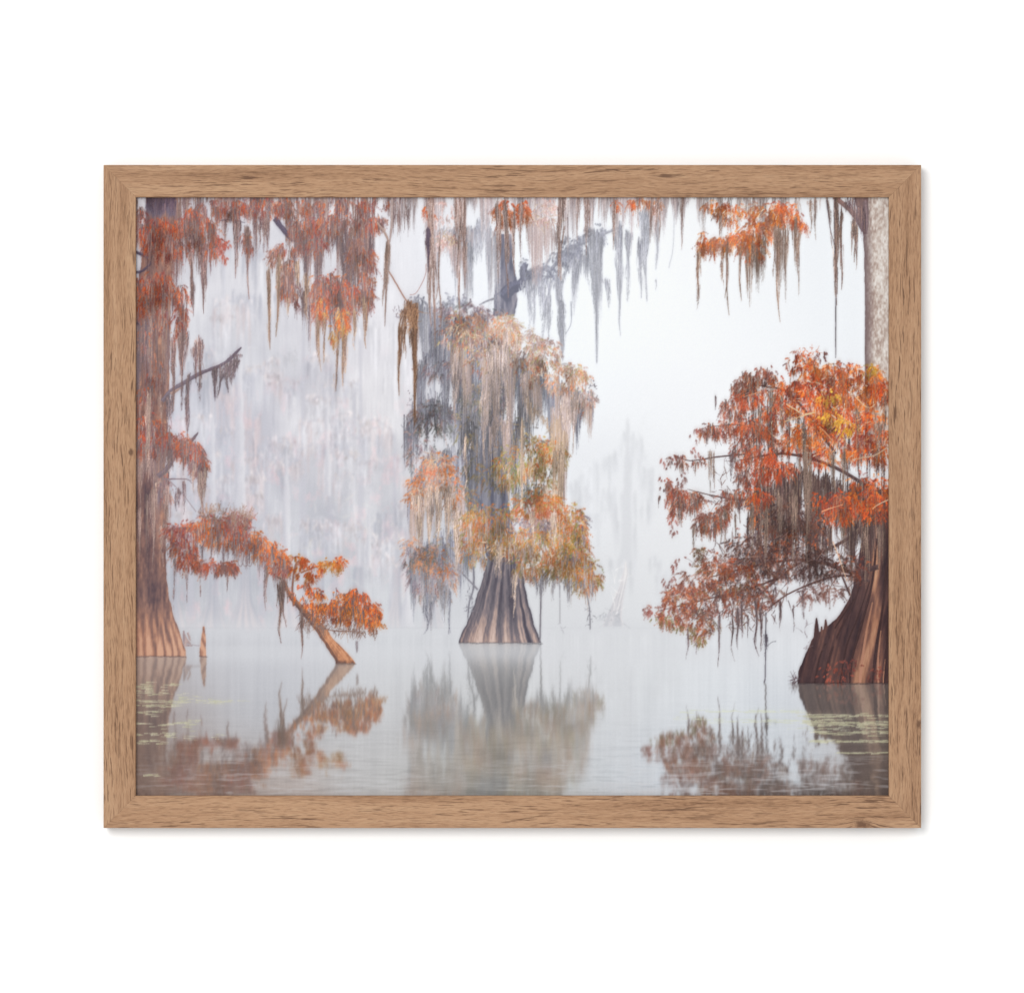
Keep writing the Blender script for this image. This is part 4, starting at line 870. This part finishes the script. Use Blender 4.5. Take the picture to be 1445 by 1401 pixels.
    hzr = np.clip(.02 + .10 * np.clip((1090 - GX) / 120, 0, 1) + .04 * fbm(GX, GY, 40, 40, 377, 2), 0, 1)
    img = over(img, rtr, hazemap=hzr, soft=.28, ident=8)
    for (y_, a_, b_, cc_) in ((907, 647, 764, (88,84,88)), (926, 190, 262, (96,74,70)), (936, 473, 501, (86,64,56)), (964, 1126, 1255, (52,40,42)), (926, 280, 291, (96,74,70))):
        xs_ = np.arange(a_, b_, 1.6)
        q_ = np.stack([xs_, y_ + .5 + 1.4 * (vnoise(xs_, xs_ * 0, 7, 1, int(y_)) - .5) + rng.normal(0, .25, len(xs_))], 1)
        stroke(q_, q_ + A(1.2, 0), q_ + A(2.4, .1), 2., 1., A(*cc_), A(*cc_), .6)
    wet = finish()
    img = over(img, wet, op=.6, soft=.5, bloom=0)
    # ================= surface of the water in front
    br = np.clip((GY - 945) / 170, 0, 1)
    brown = np.clip((330 - GX) / 140, 0, 1) * br
    img = img * (1 - .42 * brown[..., None]) + A(142, 122, 112) * .42 * brown[..., None]
    dkr = np.clip((GX - 1175) / 60, 0, 1) * np.clip((GY - 1000) / 60, 0, 1)
    img = img * (1 - .45 * dkr[..., None]) + A(118, 106, 100) * .45 * dkr[..., None]
    olive = np.exp(-((GX - 700) / 130) ** 2) * np.clip((GY - 1000) / 110, 0, 1)
    img = img * (1 - .22 * olive[..., None]) + A(160, 158, 150) * .22 * olive[..., None]
    rp = fbm(GX + 20 * vnoise(GX, GY, 80, 9, 300), GY + 2 * vnoise(GX, GY, 60, 30, 299), 34, 3.2, 301, 2) * .7 + fbm(GX, GY, 12, 2, 303, 2) * .3
    k = np.clip((GY - 1045) / 70, 0, 1) * np.clip((rp - .54) * 7, 0, 1)
    side = .35 + .65 * np.clip(np.abs(GX - 650) / 160, 0, 1) * np.clip((GX - 240) / 60, .15, 1)
    img = img * (1 - (.36 * k * side)[..., None]) + A(204, 203, 207) * (.36 * k * side)[..., None]
    k2 = np.clip((GY - 1000) / 110, 0, 1) * np.clip((.47 - rp) * 5, 0, 1)
    img *= (1 - .05 * k2 * np.clip((GX - 190) / 40, 0, 1))[..., None]
    # duckweed
    def weed(x0, x1, y, n, w, c, op=.8, ln=18, sp=1.6):
        x = rng.uniform(x0, x1, n); yy = y + rng.normal(0, sp, n); l = rng.uniform(.3, 1.2, n) * ln
        P0 = np.stack([x - l / 2, yy], 1); P2 = np.stack([x + l / 2, yy + rng.normal(0, .4, n)], 1)
        stroke(P0, (P0 + P2) / 2, P2, w * rng.uniform(.5, 1.2, n), .4, pick(c, n, .03), pick(c, n, .03), op)
    GREEN = [(208,206,178),(196,196,164),(216,212,190),(186,184,158)]
    for (y, a, b, n, w, sp) in ((968, 190, 250, 16, 1.4, 3), (978, 190, 240, 14, 1.6, 2), (990, 190, 345, 40, 1.4, 1.5), (996, 190, 250, 16, 2, 1.5), (1006, 190, 230, 10, 1.6, 2), (1022, 195, 280, 20, 1.8, 3), (1036, 190, 250, 14, 1.8, 2), (1047, 190, 232, 10, 2.4, 2), (1094, 208, 224, 5, 2.6, 1), (985, 190, 300, 10, 1, 5), (1040, 250, 320, 8, 1, 4)):
        weed(a, b, y, int(n * 1.3), w, GREEN, ln=16, sp=sp)
    for (y, a, b, n, w, sp) in ((1004, 960, 1130, 46, 1.1, 1), (1010, 1130, 1255, 50, 1.5, 1.5), (1018, 1000, 1140, 30, 1.2, 2), (1021, 1140, 1255, 80, 2.2, 3), (1034, 1155, 1255, 46, 1.7, 1.8), (1046, 1150, 1255, 44, 1.8, 1.2), (1063, 1190, 1255, 26, 1.4, 1), (1028, 1100, 1255, 20, 1, 3), (1014, 940, 1000, 8, 1, 2)):
        weed(a, b, y, n, w, GREEN if a > 1100 else [(216,218,196),(206,210,186)], ln=22, sp=sp)
    wd_ = finish()
    img = over(img, wd_, op=.7, soft=.35)
    wm = blur(wd_[..., 3].copy(), 6, 4.) > .16
    IDS[wm & (GX < 300)] = 10; IDS[wm & (GX > 1100)] = 11
    IDS[int(968 - PY):][IDS[int(968 - PY):] < 10] = 0
    img = img + .10 * (img - blur(img, 5, 6)) + .20 * (img - blur(img, 1., 1.))
    lum = img.mean(-1, keepdims=True)
    img = lum + (img - lum) * (1.08 - .28 * np.clip((lum - 190) / 40, 0, 1))
    img = 190 + (img - 190) * 1.10
    # fine grain of the print
    img += rng.normal(0, 1.3, img.shape[:2])[..., None]
    return np.clip(img, 0, 252)

# ---------------------------------------------------------------- the sheet
INK = paint()
PAD = 8
ink = np.pad(INK, ((PAD, PAD), (PAD, PAD), (0, 0)), mode='edge')
ids = np.pad(IDS, PAD, mode='edge')
alb = (srgb(ink) / LIT).astype(np.float32)
nh, nw = ids.shape
gx = (np.arange(nw) - PAD + PX + .5 - 723.) * U
gz = (700.5 - (np.arange(nh) - PAD + PY + .5)) * U
VX, VZ = np.meshgrid(gx, gz)

m_print, nt, bs = material('matte_print')
at = nt.nodes.new('ShaderNodeAttribute'); at.attribute_name = 'ink'
nt.links.new(at.outputs['Color'], bs.inputs['Base Color'])
bs.inputs['Roughness'].default_value = .75; bs.inputs['Specular IOR Level'].default_value = .12
tc = nt.nodes.new('ShaderNodeTexCoord')
n = nt.nodes.new('ShaderNodeTexNoise'); n.inputs['Scale'].default_value = 2600; n.inputs['Detail'].default_value = 3
nt.links.new(tc.outputs['Object'], n.inputs['Vector'])
b = nt.nodes.new('ShaderNodeBump'); b.inputs['Strength'].default_value = .06; b.inputs['Distance'].default_value = .0001
nt.links.new(n.outputs['Fac'], b.inputs['Height']); nt.links.new(b.outputs['Normal'], bs.inputs['Normal'])

quad = np.arange(nh * nw).reshape(nh, nw)
Q = np.stack([quad[1:, :-1], quad[1:, 1:], quad[:-1, 1:], quad[:-1, :-1]], -1).reshape(-1, 4)
FID = ids[:-1, :-1].reshape(-1)
allco = np.stack([VX, np.full_like(VX, -.0130), VZ], -1).reshape(-1, 3).astype(np.float32)
allcol = np.concatenate([alb, np.ones((nh, nw, 1), np.float32)], -1).reshape(-1, 4)

def sheet(name, sel, parent):
    q = Q[sel]
    used, inv = np.unique(q.ravel(), return_inverse=True)
    me = bpy.data.meshes.new(name)
    me.vertices.add(len(used)); me.vertices.foreach_set('co', allco[used].ravel())
    me.loops.add(len(inv)); me.loops.foreach_set('vertex_index', inv.astype(np.int32))
    me.polygons.add(len(q)); me.polygons.foreach_set('loop_start', np.arange(0, len(inv), 4, dtype=np.int32))
    me.update(calc_edges=True)
    a = me.color_attributes.new('ink', 'FLOAT_COLOR', 'POINT')
    a.data.foreach_set('color', allcol[used].ravel())
    me.materials.append(m_print)
    o = bpy.data.objects.new(name, me); scene.collection.objects.link(o); o.parent = parent
    return o

sheet_root = sheet('print', FID == 0, picture)
sheet_root['label'] = 'matte print of pale mist, still water and reflected trees'
FIGURES = [
    (1, 'printed_cypress_tree', 'moss hung cypress with fluted base at the centre of the print'),
    (2, 'printed_bough', 'grey bough with hanging moss above the central cypress'),
    (3, 'printed_cypress_tree', 'tall reddish cypress trunk with a low leafy arm at the left of the print'),
    (4, 'printed_stump', 'leaning stump with bright orange leaves'),
    (5, 'printed_hanging_moss', 'rusty leaves and brown moss hanging along the top of the print'),
    (6, 'printed_branch', 'orange branch hanging from the top of the print near the pale trunk'),
    (7, 'printed_trunk', 'pale lichen covered trunk at the right edge of the print'),
    (8, 'printed_cypress_tree', 'broad cypress with flaming orange crown at the right of the print'),
    (9, 'printed_stump', 'faint white dead stump far off in the mist'),
    (10, 'printed_duckweed', 'pale green streaks of duckweed below the left trunk'),
    (11, 'printed_duckweed', 'pale green bands of duckweed below the broad orange cypress'),
]
for i, name, lab in FIGURES:
    if (FID == i).sum() > 30:
        o = sheet(name, FID == i, sheet_root)
        o['label'] = lab
